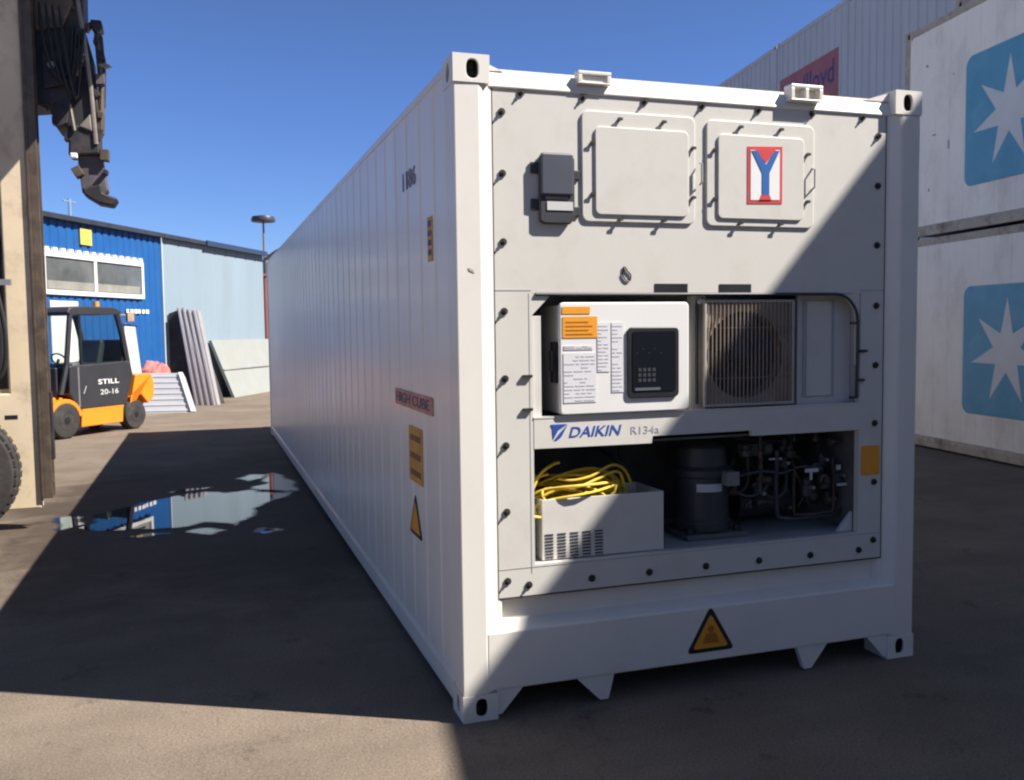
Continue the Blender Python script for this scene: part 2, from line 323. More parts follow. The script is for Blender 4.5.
def casting(mb, c, sx, sy, sz, faces, H=.118, W=.162, Dp=.178):
    """corner casting: outer corner at c, growing along signs sx, sy, sz; faces = axes with an oval hole"""
    c = Vector(c); dims = (Dp if False else W, Dp, H)
    def P(u, v, w_): return c + Vector((sx*u, sy*v, sz*w_))
    A, B, Cc = W, Dp, H
    def face(axis, at_far=False):
        # returns function mapping 2 params -> point on that face, and inward direction
        if axis == 'y': return (lambda a, b, d: P(a, d, b)), A, Cc
        if axis == 'x': return (lambda a, b, d: P(d, a, b)), B, Cc
        if axis == 'z': return (lambda a, b, d: P(a, b, d)), A, B
    for ax, far in (('y', 0), ('x', 0), ('z', 0), ('y', 1), ('x', 1), ('z', 1)):
        f, wa, wb = face(ax); dep = {'y': B, 'x': A, 'z': Cc}[ax] if far else 0
        if far or ax not in faces:
            mb.poly([f(0, 0, dep), f(wa, 0, dep), f(wa, wb, dep), f(0, wb, dep)]); continue
        n = 24; cx, cy = wa*.53, wb*.52; hw, hh = .027, .04
        inn, out = [], []
        for k in range(n):
            a = 2*math.pi*(k+.5)/n; ca, sa = math.cos(a), math.sin(a)
            inn.append((cx+hw*abs(ca)**.75*(1 if ca > 0 else -1), cy+hh*abs(sa)**.75*(1 if sa > 0 else -1)))
            t = min(((wa-cx) if ca > 0 else cx)/max(abs(ca), 1e-6), ((wb-cy) if sa > 0 else cy)/max(abs(sa), 1e-6))
            out.append((cx+ca*t, cy+sa*t))
        vi = [mb.bm.verts.new(f(a, b, 0)) for a, b in inn]; vo = [mb.bm.verts.new(f(a, b, 0)) for a, b in out]
        v1 = [mb.bm.verts.new(f(a, b, .014)) for a, b in inn]
        v2 = [mb.bm.verts.new(f(cx+(a-cx)*1.3, cy+(b-cy)*1.3, .0145)) for a, b in inn]
        vd = [mb.bm.verts.new(f(cx+(a-cx)*1.3, cy+(b-cy)*1.3, .055)) for a, b in inn]
        for k in range(n):
            j = (k+1) % n
            mb.bm.faces.new([vi[k], vi[j], vo[j], vo[k]]); mb.bm.faces.new([vi[k], v1[k], v1[j], vi[j]]); 
            for q_ in ([v1[k], v2[k], v2[j], v1[j]], [v2[k], vd[k], vd[j], v2[j]]): mb.bm.faces.new(q_).material_index = 1
        mb.bm.faces.new(vd).material_index = 1
        for (qa, qb) in ((0, 0), (wa, 0), (wa, wb), (0, wb)):   # corner slivers
            near = sorted(range(n), key=lambda k: (out[k][0]-qa)**2+(out[k][1]-qb)**2)[:2]
            mb.bm.faces.new([mb.bm.verts.new(f(qa, qb, 0)), mb.bm.verts.new(f(*out[near[0]], 0)), mb.bm.verts.new(f(*out[near[1]], 0))])
def dark_cavity(o):
    o.data.materials.append(HOLESHADE)
def ribwall(mb, y0, y1, z0, z1, x, pitch, groove, depth, sgn=1, y_first=None):
    """vertical rib profile in the plane x, running along y; grooves pushed inward by depth (sgn = inward x)"""
    prof = [(y0, 0)]; y = (y_first if y_first is not None else y0+pitch*.7)
    while y+groove+.06 < y1:
        prof += [(y, 0), (y+.018, depth), (y+.018+groove, depth), (y+.036+groove, 0)]; y += pitch
    prof.append((y1, 0))
    lo = [mb.bm.verts.new((x+sgn*d, yy, z0)) for yy, d in prof]; hi = [mb.bm.verts.new((x+sgn*d, yy, z1)) for yy, d in prof]
    for i in range(len(prof)-1): mb.bm.faces.new([lo[i], lo[i+1], hi[i+1], hi[i]])
def at_depth(x, z, Y):
    """a point measured on the container's front plane (y=0), carried along the sight line to depth Y"""
    k = (Y-CAM.y)/(-CAM.y); return CAM.x+(x-CAM.x)*k, CAM.z+(z-CAM.z)*k

# ------------------------------------------------------------------ ground and puddles
g = MB(); S = 900
g.poly([(-S, -S, 0), (S, -S, 0), (S, S, 0), (-S, S, 0)])
tag(g.build("ground", GROUND), kind="structure")
def puddle(poly):
    P = [Vector((x, y, 0)) for x, y in poly]; edge = []
    for i in range(len(P)):
        a, b = P[i-1], P[i]; n = max(2, int((b-a).length/.05))
        for k in range(n):
            p = a.lerp(b, k/n); q = noise.noise_vector(Vector((p.x*3, p.y*4, 0)))*.07 + noise.noise_vector(Vector((p.x*8, p.y*12, 4)))*.03
            edge.append((p.x+q.x*1.4, p.y+q.y*.8))
    n = len(edge)
    def inside(x, y):
        c = False
        for i in range(n):
            (x0, y0), (x1, y1) = edge[i-1], edge[i]
            if (y0 > y) != (y1 > y) and x < (x1-x0)*(y-y0)/(y1-y0)+x0: c = not c
        return c
    def dist(x, y):
        m = 9
        for i in range(n):
            (x0, y0), (x1, y1) = edge[i-1], edge[i]; dx, dy = x1-x0, y1-y0
            t = max(0, min(1, ((x-x0)*dx+(y-y0)*dy)/(dx*dx+dy*dy+1e-12))); m = min(m, math.hypot(x-x0-t*dx, (y-y0-t*dy)))
        return m
    g = .025; bx = [min(e[0] for e in edge)-.08, max(e[0] for e in edge)+.08]; by = [min(e[1] for e in edge)-.08, max(e[1] for e in edge)+.08]
    V, F, A = {}, [], []; bm = bmesh.new(); lay = bm.verts.layers.float.new("water_depth")
    nx, ny = int((bx[1]-bx[0])/g)+1, int((by[1]-by[0])/g)+1
    for i in range(nx+1):
        for j in range(ny+1):
            x, y = bx[0]+i*g, by[0]+j*g; d = dist(x, y)*(1 if inside(x, y) else -1)
            if d > -.08: v = bm.verts.new((x, y, .004)); v[lay] = max(0, min(1, (d+.05)/.14)); V[i, j] = v
    for i in range(nx):
        for j in range(ny):
            q = [(i, j), (i+1, j), (i+1, j+1), (i, j+1)]
            if all(k in V for k in q): bm.faces.new([V[k] for k in q])
    me = bpy.data.meshes.new("puddle"); bm.to_mesh(me); bm.free(); me.materials.append(WATER)
    o = bpy.data.objects.new("puddle", me); COL.objects.link(o); tag(o, kind="structure")
puddle([(-2.07,5.14),(-2.1,5.66),(-2.02,5.9),(-1.79,6.03),(-1.58,6.28),(-1.42,6.44),(-1.25,6.61),(-1.07,6.67),(-.83,6.50),(-.60,6.60),(-.40,6.55),(-.15,6.30),(-.35,5.85),(-.51,5.67),(-.59,5.2),(-.68,4.95),(-.77,4.77),(-.92,4.93),(-1.02,4.94),(-1.17,4.84),(-1.32,4.82),(-1.56,4.87),(-1.81,4.9),(-1.95,4.95)])
puddle([(-2.41,5.71),(-2.32,5.75),(-2.22,5.63),(-2.15,5.19),(-2.22,5.06),(-2.32,5.12)])
puddle([(-1.22,4.65),(-1.07,4.67),(-.91,4.56),(-.98,4.43),(-1.12,4.47)])
puddle([(-.7,4.55),(-.58,4.56),(-.43,4.38),(-.52,4.28),(-.66,4.36)])
puddle([(-.57,6.72),(-.43,7.02),(-.44,7.47),(-.28,7.77),(-.21,7.37),(-.12,6.78),(-.1,6.33),(-.23,6.26),(-.41,6.38),(-.52,6.44)])

puddle([(-.60,7.25),(-.48,7.35),(-.36,7.62),(-.50,7.70),(-.66,7.48)])
puddle([(-1.42,6.75),(-1.20,6.92),(-.98,6.95),(-1.02,6.84),(-1.25,6.78)])
puddle([(-1.75,4.62),(-1.55,4.66),(-1.40,4.60),(-1.58,4.54)])
# ------------------------------------------------------------------ the white refrigerated container
CW, CH, CL = 2.438, 2.896, 12.192
RC = thing("refrigerated_container", "newly painted white refrigerated container standing on the ground with its grey cooling unit facing us", "container")
for sx, X in ((1, 0), (-1, CW)):
    for sy, Y in ((1, 0), (-1, CL)):
        for sz, Z in ((1, 0), (-1, CH)):
            b = MB(); casting(b, (X, Y, Z), sx, sy, sz, ('x', 'y', 'z')); cc = b.build("corner_casting", PAINT, RC, bevel=.003); dark_cavity(cc)
RY = .04                                                    # the grey unit is set back this far
def front_post(sgn, X):
    pts = [(X+sgn*a, b) for a, b in ((.004, .006), (.112, .004), (.125, .008), (.166, RY-.004), (.20, RY+.004), (.20, .16), (.004, .16))]
    b = MB(); b.prism([(x, y, .118) for x, y in pts], (0, 0, CH-.236)); b.build("corner_post", PAINT, RC, bevel=.004)
front_post(1, 0); front_post(-1, CW)
for X in (0, CW):
    b = MB(); s = 1 if X == 0 else -1
    b.box((X+s*.004, CL-.15, .118), (X+s*.16, CL-.004, CH-.118)); b.build("corner_post", PAINT, RC, bevel=.006)
# front top rail, gussets and lifting brackets
b = MB(); b.prism([(.162, y, z) for y, z in ((RY-.008, 2.772), (RY-.009, 2.780), (RY+.012, 2.838), (RY+.022, 2.846), (.14, 2.846), (.14, 2.772))], (CW-.324, 0, 0)); b.build("top_rail", PAINT, RC, bevel=.003)
b = MB(); b.prism([(CW-.162, .05, 2.846), (CW-.31, .05, 2.846), (CW-.162, .05, 2.889)], (0, .10, 0)); b.build("corner_gusset", PAINT, RC)
b = MB(); b.prism([(.162, .05, 2.846), (.24, .05, 2.846), (.162, .05, 2.875)], (0, .10, 0)); b.build("corner_gusset", PAINT, RC)
def bracket(x0, x1, z0, z1, slots):
    b = MB(); y0 = .012 if not slots else -.004; y1 = .06
    b.box((x0, y0, z1-.016), (x1, y1, z1)); b.box((x0, y0, z0), (x1, y1, z0+.008))
    n = 2 if slots else 1
    wd = .02
    for k in range(n+1):
        xx = x0+(x1-x0-wd)*k/n; b.box((xx, y0+.001, z0+.008), (xx+wd, y1, z1-.016))
    b.box((x0+.003, y0+(.012 if not slots else .045), z0+.009), (x1-.003, y1, z1-.017))
    b.build("lifting_bracket", PAINT, RC, bevel=.003)
bracket(.575, .735, 2.812, 2.868, False); bracket(1.665, 1.845, 2.806, 2.882, True)
# front sill with its sloped ledge
zl0, zl1 = .392, .452
b = MB(); b.prism([(.12, y, z) for y, z in ((.006, .128), (.004, .14), (.004, zl0-.006), (.010, zl0), (.082, zl0+.030), (.082, .56), (.14, .56), (.14, .128))], (CW-.24, 0, 0)); b.build("bottom_sill", PAINT, RC, bevel=.003)
for pts in ([(.160, .016), (.182, .016), (.288, .132), (.160, .132)], [(CW-.160, .016), (CW-.182, .016), (CW-.288, .132), (CW-.160, .132)],
            [(.538, .134), (.660, .012), (.702, .012), (.735, .134)], [(1.73, .134), (1.775, .012), (1.818, .012), (1.918, .134)]):
    b = MB(); b.prism([(x, .012, z) for x, z in pts], (0, .03, 0)); b.build("skid_plate", PAINT, RC)
b = MB(); b.box((.02, .145, .10), (CW-.02, CL-.01, .17)); b.build("underframe", CHAR, RC)
# long sides
for s, X in ((1, .012), (-1, CW-.012)):
    b = MB(); ribwall(b, .158, CL-.148, .16, 2.85, X, .30, .022, .0042, s, y_first=.36); b.build("side_wall", WALL, RC)
    b = MB(); x0 = X-s*.008
    b.prism([(x0, .176, .118-.08), (x0, .176, .13), (x0+s*.012, .176, .165), (x0+s*.05, .176, .165), (x0+s*.05, .176, .038)], (0, CL-.35, 0)); b.build("bottom_rail", PAINT, RC, bevel=.003)
    b = MB(); b.box((x0+s*.002, .16, 2.848), (x0+s*.06, CL-.16, 2.885)); b.build("top_side_rail", PAINT, RC, bevel=.004)
b = MB(); b.box((.06, .12, 2.80), (CW-.06, CL-.06, 2.874)); b.build("roof", PAINT, RC)
b = MB(); b.box((.16, CL-.06, .118), (CW-.16, CL-.02, 2.80)); b.build("rear_doors", PAINT, RC)
b = MB(); b.prism([(x, .003, z) for x, z in ((.055, 2.00), (.075, 1.99), (.085, 1.975), (.06, 1.985))], (0, -.0008, 0)); b.build("scuff_mark", mat("grey_scuff", (.45, .42, .40), .6, var=.3), RC)
# ---- marks on the left long side (reading from the front towards the back when seen from outside: -y)
SX = .0105
def side_plate(name, y0, y1, z0, z1, m, parent=RC, r=.012, x=SX, t=.0025):
    b = MB(); b.prism([(x, y, z) for y, z in rrect(y0, z0, y1, z1, r, 3)], (-t, 0, 0)); return b.build(name, m, parent)
lettering("1186", (SX, 1.10, 2.47), (0, -1, 0), (0, 0, 1), .31, .095, .003, FADEDN, RC, "number_lettering")
b = side_plate("identification_plate", .455, .55, 2.06, 2.27, ORANGED, r=.004)
for k in range(4):
    c = MB(); z = 2.09+k*.045; c.box((SX-.0025, .475, z), (SX-.0045, .53, z+.026)); c.build("print_block", NAVY, b)
red = side_plate("red_warning_strip", .50, 1.42, 1.315, 1.405, mat("washed_red_print", (.55, .24, .17), .5, var=.35, vscale=9))
lettering("HIGH CUBE", (SX-.0026, 1.38, 1.335), (0, -1, 0), (0, 0, 1), .80, .055, .002, NAVY, red, "lettering", bold=.008)
yl = side_plate("yellow_warning_label", .75, 1.07, .93, 1.225, ORANGED, r=.015)
for z0 in (.965, 1.055, 1.15):
    c = MB(); c.box((SX-.0025, .79, z0), (SX-.0045, 1.03, z0+.03)); c.build("print_line", mat("brown_print", (.22, .07, .03), .5, var=.3), yl)
def tri_sign(pts_out, to3, vec, parent, scale=.74):
    cx = sum(p[0] for p in pts_out)/3; cy = sum(p[1] for p in pts_out)/3
    def rounded(P, r):
        out = []
        for i in range(3):
            a, b_, c = Vector(P[i-1]), Vector(P[i]), Vector(P[(i+1) % 3])
            p0 = b_+(a-b_).normalized()*r; p1 = b_+(c-b_).normalized()*r
            for t in (0, .25, .5, .75, 1): out.append(tuple(p0*(1-t)**2+b_*2*t*(1-t)+p1*t*t))
        return out
    b = MB(); b.prism([to3(*p, 0) for p in rounded(pts_out, .03)], vec); o = b.build("warning_triangle", BLACK, parent)
    inn = [(cx+(x-cx)*scale, cy+(y-cy)*scale) for x, y in pts_out]
    b = MB(); b.prism([to3(*p, 1) for p in rounded(inn, .02)], Vector(vec)*.6); b.build("orange_field", ORANGE, o)
    return o, cx, cy
ts, _, _ = tri_sign([(.79, .64), (1.09, .64), (.94, .87)], lambda y, z, k: (SX-k*.0025, y, z), (-.0025, 0, 0), RC)
# ---- triangle on the sill
ts, cx, cy = tri_sign([(1.105, .172), (1.367, .172), (1.236, .396)], lambda x, z, k: (x, .004-k*.0025, z), (0, -.0025, 0), RC)
b = MB(); b.prism([(x, .0, z) for x, z in ((1.19, .215), (1.282, .215), (1.262, .262), (1.21, .262))], (0, -.0025, 0))
b.cyl((1.236, 0, .283), (1.236, -.0025, .283), .017, 14); b.build("symbol", mat("burnt_orange_print", (.45, .15, .02), .5), ts)

# ------------------------------------------------------------------ the grey refrigeration unit
def PX(x, z, Y=RY): return at_depth(x, z, Y)
xl, zb = PX(.172, .545); xr, zt = PX(2.218, 2.775)
ox0, oz1 = PX(.338, 1.888); ox1, oz0 = PX(2.075, 1.335)      # upper opening
px0, pz1 = PX(.343, 1.200); px1, pz0 = PX(2.080, .682)       # lower opening
PT = .035
b = MB()
b.box((xl, RY, oz1), (xr, RY+PT, min(zt, 2.80))); b.box((xl, RY, zb), (px0, RY+PT, oz1)); b.box((px1, RY, zb), (xr, RY+PT, oz1))
b.box((px0, RY, zb), (px1, RY+PT, pz0))
unit = b.build("unit_panel", UNIT, RC)
b = MB()                                                     # welded seams of the panel
b.box((xl, RY-.0015, oz1+.012), (ox0, RY+.001, oz1+.016)); b.build('seam', UNITIN, unit)
b = MB(); b.box((ox1, RY-.0015, oz1+.012), (xr, RY+.001, oz1+.016)); b.build('seam', UNITIN, unit)
b = MB(); b.box((ox0-.012, RY-.0015, zb+.1), (ox0-.009, RY+.001, oz1)); b.build('seam', UNITIN, unit); b = MB(); b.box((xl+.001, RY-.0015, pz0-.012), (xr-.001, RY+.001, pz0-.009)); b.build("seam", UNITIN, unit)
# gasket around the unit
b = MB()
for a, c in (((xl-.006, zb), (xl, zt)), ((xr, zb), (xr+.006, zt))): b.box((a[0], RY-.001, a[1]), (c[0], RY+.02, c[1]))
b.box((xl-.006, RY-.001, zb-.007), (xr+.006, RY+.02, zb-.001)); b.build("gasket", CHAR, unit)
# upper bay: walls and back
def bay(x0, x1, z0, z1, Yb, m, name, m_floor=None):
    b = MB(); y0 = RY+PT+.0005; t = .012
    b.box((x0-t, y0, z0-t), (x0-.001, Yb, z1+t)); b.box((x1+.001, y0, z0-t), (x1+t, Yb, z1+t))
    b.box((x0-t, y0, z1+.001), (x1+t, Yb, z1+t)); b.box((x0-t, Yb, z0-t), (x1+t, Yb+t, z1+t))
    o = b.build(name, m, RC)
    b = MB(); b.box((x0-t, y0, z0-t), (x1+t, Yb, z0-.001)); b.build("bay_floor", m_floor or m, o); return o
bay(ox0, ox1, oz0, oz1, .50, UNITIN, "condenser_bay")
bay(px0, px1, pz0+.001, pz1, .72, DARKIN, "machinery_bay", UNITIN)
# beam between the bays with notched lower edge
bz = [(px0, pz1), (.943, pz1-.004), (.948, 1.224), (1.486, 1.226), (1.492, pz1+.004), (px1, pz1+.004), (px1, oz0), (px0, oz0)]
b = MB(); b.prism([(x, RY-.002, z) for x, z in bz], (0, PT, 0)); beam = b.build("cross_beam", UNIT, RC, bevel=.002)
b = MB(); b.box((px0, RY-.004, oz0), (px1, RY+PT, oz0+.008)); b.build("beam_lip", UNIT, beam)
# brand lettering on the beam
def FP(x, z, y=RY-.0045): p = at_depth(x, z, y); return (p[0], y, p[1])
U, V = (1, 0, 0), (0, 0, 1)
b = MB(); y = RY-.003
for pts in ([(.424, 1.306), (.503, 1.306), (.470, 1.286), (.432, 1.288)], [(.432, 1.284), (.462, 1.283), (.436, 1.240)], [(.505, 1.303), (.470, 1.27), (.44, 1.236), (.455, 1.236), (.475, 1.25)]):
    b.prism([FP(x, z, y) for x, z in pts], (0, -.002, 0))
b.build("arrow_emblem", BLUE, beam)
lettering("DAIKIN", FP(.511, 1.244, y), U, V, .262, .048, .0008, BLUE, beam, "brand_lettering", shear=.25, bold=.012)
lettering("R134a", FP(.818, 1.244, y), U, V, .145, .036, .0008, PRINT, beam, "refrigerant_lettering")
# panel studs
def stud(x, z, L=.015, r=.0088, Y=RY):
    p = at_depth(x, z, Y-.012); b = MB()
    b.cyl((p[0], Y-.001, p[1]), (p[0], Y-.006, p[1]), r*1.9, 12); b.cyl((p[0], Y-.006, p[1]), (p[0], Y-L, p[1]), r, 6)
    b.cyl((p[0], Y-L, p[1]), (p[0], Y-L-.008, p[1]), r*.55, 8); return b.build("bolt", STUD, unit)
for x in (.306, .597, .897, 1.192, 1.493, 1.793, 2.087): stud(x, 2.751)
for z in (2.664, 2.403, 2.11, 1.81, 1.516, 1.221, .926, .615): stud(.216, z)
for z in (2.665, 2.42, 2.127, 1.826, 1.527, 1.233, .933, .634): stud(2.182, z)
for x in (.316, .621, .914, 1.214, 1.508, 1.804, 2.094): stud(x, .589)
# evaporator access doors
def door(x0, z0, x1, z1, ix0, iz0, ix1, iz1, handles):
    Y1 = RY-.011
    q = [PX(x, z, Y1) for x, z in ((x0, z0), (x1, z1))]
    b = MB(); b.prism([(x, RY-.001, z) for x, z in rrect(*q[0], *q[1], .035)], (0, -.010, 0)); d = b.build("access_door", UNIT, RC, bevel=.005, smooth=True)
    q2 = [PX(x, z, Y1-.009) for x, z in ((ix0, iz0), (ix1, iz1))]
    b = MB(); b.prism([(x, Y1-.0015, z) for x, z in rrect(*q2[0], *q2[1], .028)], (0, -.008, 0)); b.build("door_leaf", UNIT, d, bevel=.004, smooth=True)
    xs = (ix0+(ix1-ix0)*.27, ix0+(ix1-ix0)*.74); zs = (2.33, 2.556)
    for (bx, bz_) in [(x, iz1+.038) for x in xs]+[(x, iz0-.017) for x in xs]+[(ix0-.008, z) for z in zs]+[(ix1+.030, z) for z in zs]:
        p = at_depth(bx, bz_, Y1-.02); b = MB(); b.cyl((p[0], Y1-.001, p[1]), (p[0], Y1-.013, p[1]), .0085, 8)
        b.box((p[0]-.012, Y1-.012, p[1]-.006), (p[0]+.012, Y1-.016, p[1]+.006)); b.build("clamp_bolt", STUD, d)
    for hx in handles:
        p0 = at_depth(hx, 2.392, Y1-.02); p1 = at_depth(hx, 2.492, Y1-.02); b = MB()
        b.tube([(p0[0]+.004, Y1, p0[1]), (p0[0], Y1-.024, p0[1]+.008), (p1[0], Y1-.024, p1[1]-.008), (p1[0]+.004, Y1, p1[1])], .005, 8)
        b.build("handle", UNITIN, d, smooth=True)
    return d, Y1
door(.583, 2.205, 1.150, 2.695, .648, 2.238, 1.116, 2.628, ())
d2, Y1 = door(1.208, 2.200, 1.800, 2.690, 1.270, 2.236, 1.742, 2.628, (1.182, 1.80))
# red and blue emblem on the right-hand door
ye = Y1-.0100
def E(x, z, k=0): p = at_depth(x, z, ye); return (p[0], ye-.002*k, p[1])
b = MB(); b.prism([E(x, z) for x, z in ((1.427, 2.309), (1.618, 2.314), (1.618, 2.583), (1.427, 2.575))], (0, -.002, 0)); em = b.build("company_emblem", RED, d2)
b = MB(); b.prism([E(x, z, 1) for x, z in ((1.443, 2.326), (1.602, 2.331), (1.602, 2.566), (1.443, 2.559))], (0, -.002, 0)); b.build("white_field", WHITE, em)
b = MB(); b.prism([E(x, z, 2) for x, z in ((1.470, 2.561), (1.580, 2.566), (1.524, 2.500))], (0, -.002, 0)); b.build('red_mark', RED, em); b = MB(); b.prism([E(x, z, 2) for x, z in ((1.490, 2.328), (1.556, 2.330), (1.546, 2.352), (1.500, 2.352))], (0, -.002, 0)); b.build("red_mark", RED, em)
b = MB(); b.prism([E(x, z, 2.2) for x, z in ((1.448, 2.556), (1.478, 2.558), (1.524, 2.492), (1.572, 2.561), (1.600, 2.562), (1.544, 2.455), (1.544, 2.352), (1.505, 2.352), (1.505, 2.455))], (0, -.002, 0)); b.build("blue_letter_y", mat("blue_print", (.02, .13, .42), .45), em)
# slots and drop-shaped hook in the panel above the condenser
for a in ((.940, 1.891, 1.109, 1.932), (1.277, 1.893, 1.449, 1.931)):
    p0, p1 = PX(a[0], a[1]), PX(a[2], a[3]); b = MB(); b.box((p0[0], RY-.003, p0[1]), (p1[0], RY+.002, p1[1])); b.build("slot", BLACK, unit)
b = MB(); c = PX(.795, 1.975)
b.tube([(c[0]+.020*math.sin(a)*(1 if math.cos(a) < .3 else .5)-.01*math.cos(a), RY-.005, c[1]+.033*math.cos(a)) for a in [2*math.pi*k/16 for k in range(16)]], .0035, 6, closed=True)
b.build("hook", STUD, unit, smooth=True)
# data recorder, black, on the left
p0, p1 = PX(.384, 2.192, RY-.03), PX(.552, 2.502, RY-.03)
b = MB(); cx0, cx1, cz0, cz1 = p0[0], p1[0], p0[1], p1[1]; ch = .022
b.prism([(x, RY-.005, z) for x, z in ((cx0+ch, cz0), (cx1-ch, cz0), (cx1, cz0+ch*1.4), (cx1, cz1-ch), (cx1-ch*.8, cz1), (cx0+ch*.8, cz1), (cx0, cz1-ch), (cx0, cz0+ch*.6))], (0, -.022, 0))
rec = b.build("recorder_box", CHAR, RC, bevel=.007)
b = MB(); b.box((cx0+.004, RY-.028, cz0+.125), (cx1-.012, RY-.042, cz1-.004)); b.build("recorder_lid", mat("slate_plastic", (.075, .085, .11), .4), rec, bevel=.008)
b = MB(); b.box((cx0+.034, RY-.028, cz0+.060), (cx1-.012, RY-.031, cz0+.098)); b.build("label", SILVER, rec)
b = MB(); b.box((cx0+.028, RY-.028, cz0+.107), (cx1-.034, RY-.031, cz0+.120)); b.build("label", BEIGEBAR, rec)
for dz in (.06, .22):
    b = MB(); b.box((cx0-.035, RY-.012, cz0+dz), (cx0+.01, RY-.002, cz0+dz+.05)); b.build("mounting_bracket", CHAR, rec, bevel=.002)
    b = MB(); b.box((cx1-.01, RY-.012, cz0+dz-.02), (cx1+.03, RY-.002, cz0+dz+.02)); b.build("mounting_bracket", CHAR, rec, bevel=.002)
# control box
Yc = RY-.02; p0, p1 = PX(.470, 1.338, Yc), PX(1.118, 1.848, Yc); X0, Z0, X1, Z1 = *p0, *p1; Z0 = max(Z0, oz0+.012)
b = MB(); b.prism([(x, Yc, z) for x, z in rrect(X0, Z0, X1, Z1, .022)], (0, .022, 0)); lid = b.build("control_box", BOXW, RC, bevel=.006, smooth=True)
b = MB(); b.box((X0+.008, Yc+.0225, Z0+.006), (X1-.03, .30, Z1-.012)); b.build("box_body", UNIT, lid)
b = MB(); b.box((X0-.018, Yc+.03, Z0+.145), (X0+.007, Yc+.075, Z0+.33)); b.box((X0-.03, Yc+.02, Z0+.20), (X0-.018, Yc+.06, Z0+.29)); b.build("latch", BLACK, lid, bevel=.004)
q0, q1 = PX(.802, 1.408, Yc-.012), PX(1.066, 1.734, Yc-.012)
b = MB(); b.prism([(x, Yc-.001, z) for x, z in rrect(*q0, *q1, .025)], (0, -.011, 0)); disp = b.build("display_window", BLACK, lid, bevel=.004, smooth=True)
b = MB(); b.prism([(x, Yc-.0125, z) for x, z in rrect(q0[0]+.024, q0[1]+.03, q1[0]-.02, q1[1]-.02, .012)], (0, -.002, 0)); b.build("glass_pane", BLACKGLOSS, disp)
b = MB(); b.box((q0[0]+.035, Yc-.015, q0[1]+.036), (q1[0]-.1, Yc-.0165, q0[1]+.048)); b.build("strip_label", mat("grey_strip", (.11, .115, .135), .4), disp)
kp = mat("keypad_grey", (.045, .05, .06), .4)
for i in range(4):
    b = MB()
    for k in range(3): b.box((q0[0]+.052+i*.024, Yc-.015, q0[1]+.075+k*.024), (q0[0]+.068+i*.024, Yc-.0165, q0[1]+.091+k*.024))
    b.build("key_column", kp, disp)
b = MB()
for k in range(5): b.box((q0[0]+.045+k*.03, Yc-.015, q0[1]+.205+(k % 2)*.02), (q0[0]+.05+k*.03, Yc-.0165, q0[1]+.209+(k % 2)*.02))
b.build("indicator_light", kp, disp)
def lbl(a, m, name, y=None, parent=lid, t=.0018):
    y = Yc-.001 if y is None else y
    p, q = PX(a[0], a[1], y), PX(a[2], a[3], y); b = MB(); b.box((p[0], y, p[1]), (q[0], y-t, q[1])); return b.build(name, m, parent)
lbl((.483, 1.797, .617, 1.829), ORANGE, "orange_label"); o2 = lbl((.485, 1.690, .652, 1.785), ORANGE, "orange_label")
for k in range(4):
    a = lbl((.50, 1.704+k*.018, .63-.02*(k % 2), 1.709+k*.018), mat("label_print", (.45, .16, .02), .5), "print_line", Yc-.0032, o2, .001)
for a in ((.652, 1.535, .712, 1.757), (.722, 1.44, .780, 1.757), (.487, 1.40, .645, 1.622), (.490, 1.637, .630, 1.655)):
    o3 = lbl(a, LGREY, "instruction_sheet")
    n = max(2, int((a[3]-a[1])/.017)); rs = random.Random(int(a[0]*1000))
    b = MB()
    for k in range(n):
        z = a[1]+.006+k*(a[3]-a[1]-.008)/n; x = a[0]+.005
        while x < a[2]-.02:
            xe = min(a[2]-.005, x+rs.uniform(.012, .05)); p, q = PX(x, z, Yc-.003), PX(xe, z+.0055, Yc-.003)
            if rs.random() < .8: b.box((p[0], Yc-.0031, p[1]), (q[0], Yc-.0039, q[1]))
            x = xe+.008
    b.build("printed_text", FINE, o3)
# condenser fan behind its wire grille
Yg = .048; p0, p1 = PX(1.199, 1.352, Yg), PX(1.697, 1.858, Yg); gx0, gz0, gx1, gz1 = p0[0], max(p0[1], oz0+.006), p1[0], min(p1[1], oz1-.004)
gc = ((gx0+gx1)/2-.01, (gz0+gz1)/2-.01); gr = .212
b = MB(); n = 48; yv = Yg+.032
inner = [(gc[0]+gr*math.cos(2*math.pi*k/n), gc[1]+gr*math.sin(2*math.pi*k/n)) for k in range(n)]
outer = []
for k in range(n):
    ca, sa = math.cos(2*math.pi*k/n), math.sin(2*math.pi*k/n)
    t = min(((gx1-gc[0]) if ca > 0 else (gc[0]-gx0))/max(abs(ca), 1e-6), ((gz1-gc[1]) if sa > 0 else (gc[1]-gz0))/max(abs(sa), 1e-6)); outer.append((gc[0]+ca*t, gc[1]+sa*t))
vi = [b.bm.verts.new((x, yv, z)) for x, z in inner]; vo = [b.bm.verts.new((x, yv-.014, z)) for x, z in outer]; vd = [b.bm.verts.new((x, yv+.07, z)) for x, z in inner]
for k in range(n): j = (k+1) % n; b.bm.faces.new([vi[k], vi[j], vo[j], vo[k]]); b.bm.faces.new([vi[k], vd[k], vd[j], vi[j]])
fan = b.build("condenser_fan", COND, RC, smooth=True)
b = MB(); b.box((gx0, yv+.07, gz0), (gx1, yv+.09, gz1)); b.build("condenser_coil", COILM, fan)
b = MB(); t = .014
for a in (((gx0, Yg, gz0), (gx0+t, yv-.014, gz1)), ((gx1-t, Yg, gz0), (gx1, yv-.014, gz1)), ((gx0+t, Yg, gz0), (gx1-t, yv-.014, gz0+t)), ((gx0+t, Yg, gz1-t), (gx1-t, yv-.014, gz1))): b.box(*a)
b.build("grille_frame", mat("grille_frame_paint", (.40, .37, .33), .5, var=.1), fan, bevel=.003)
b = MB()
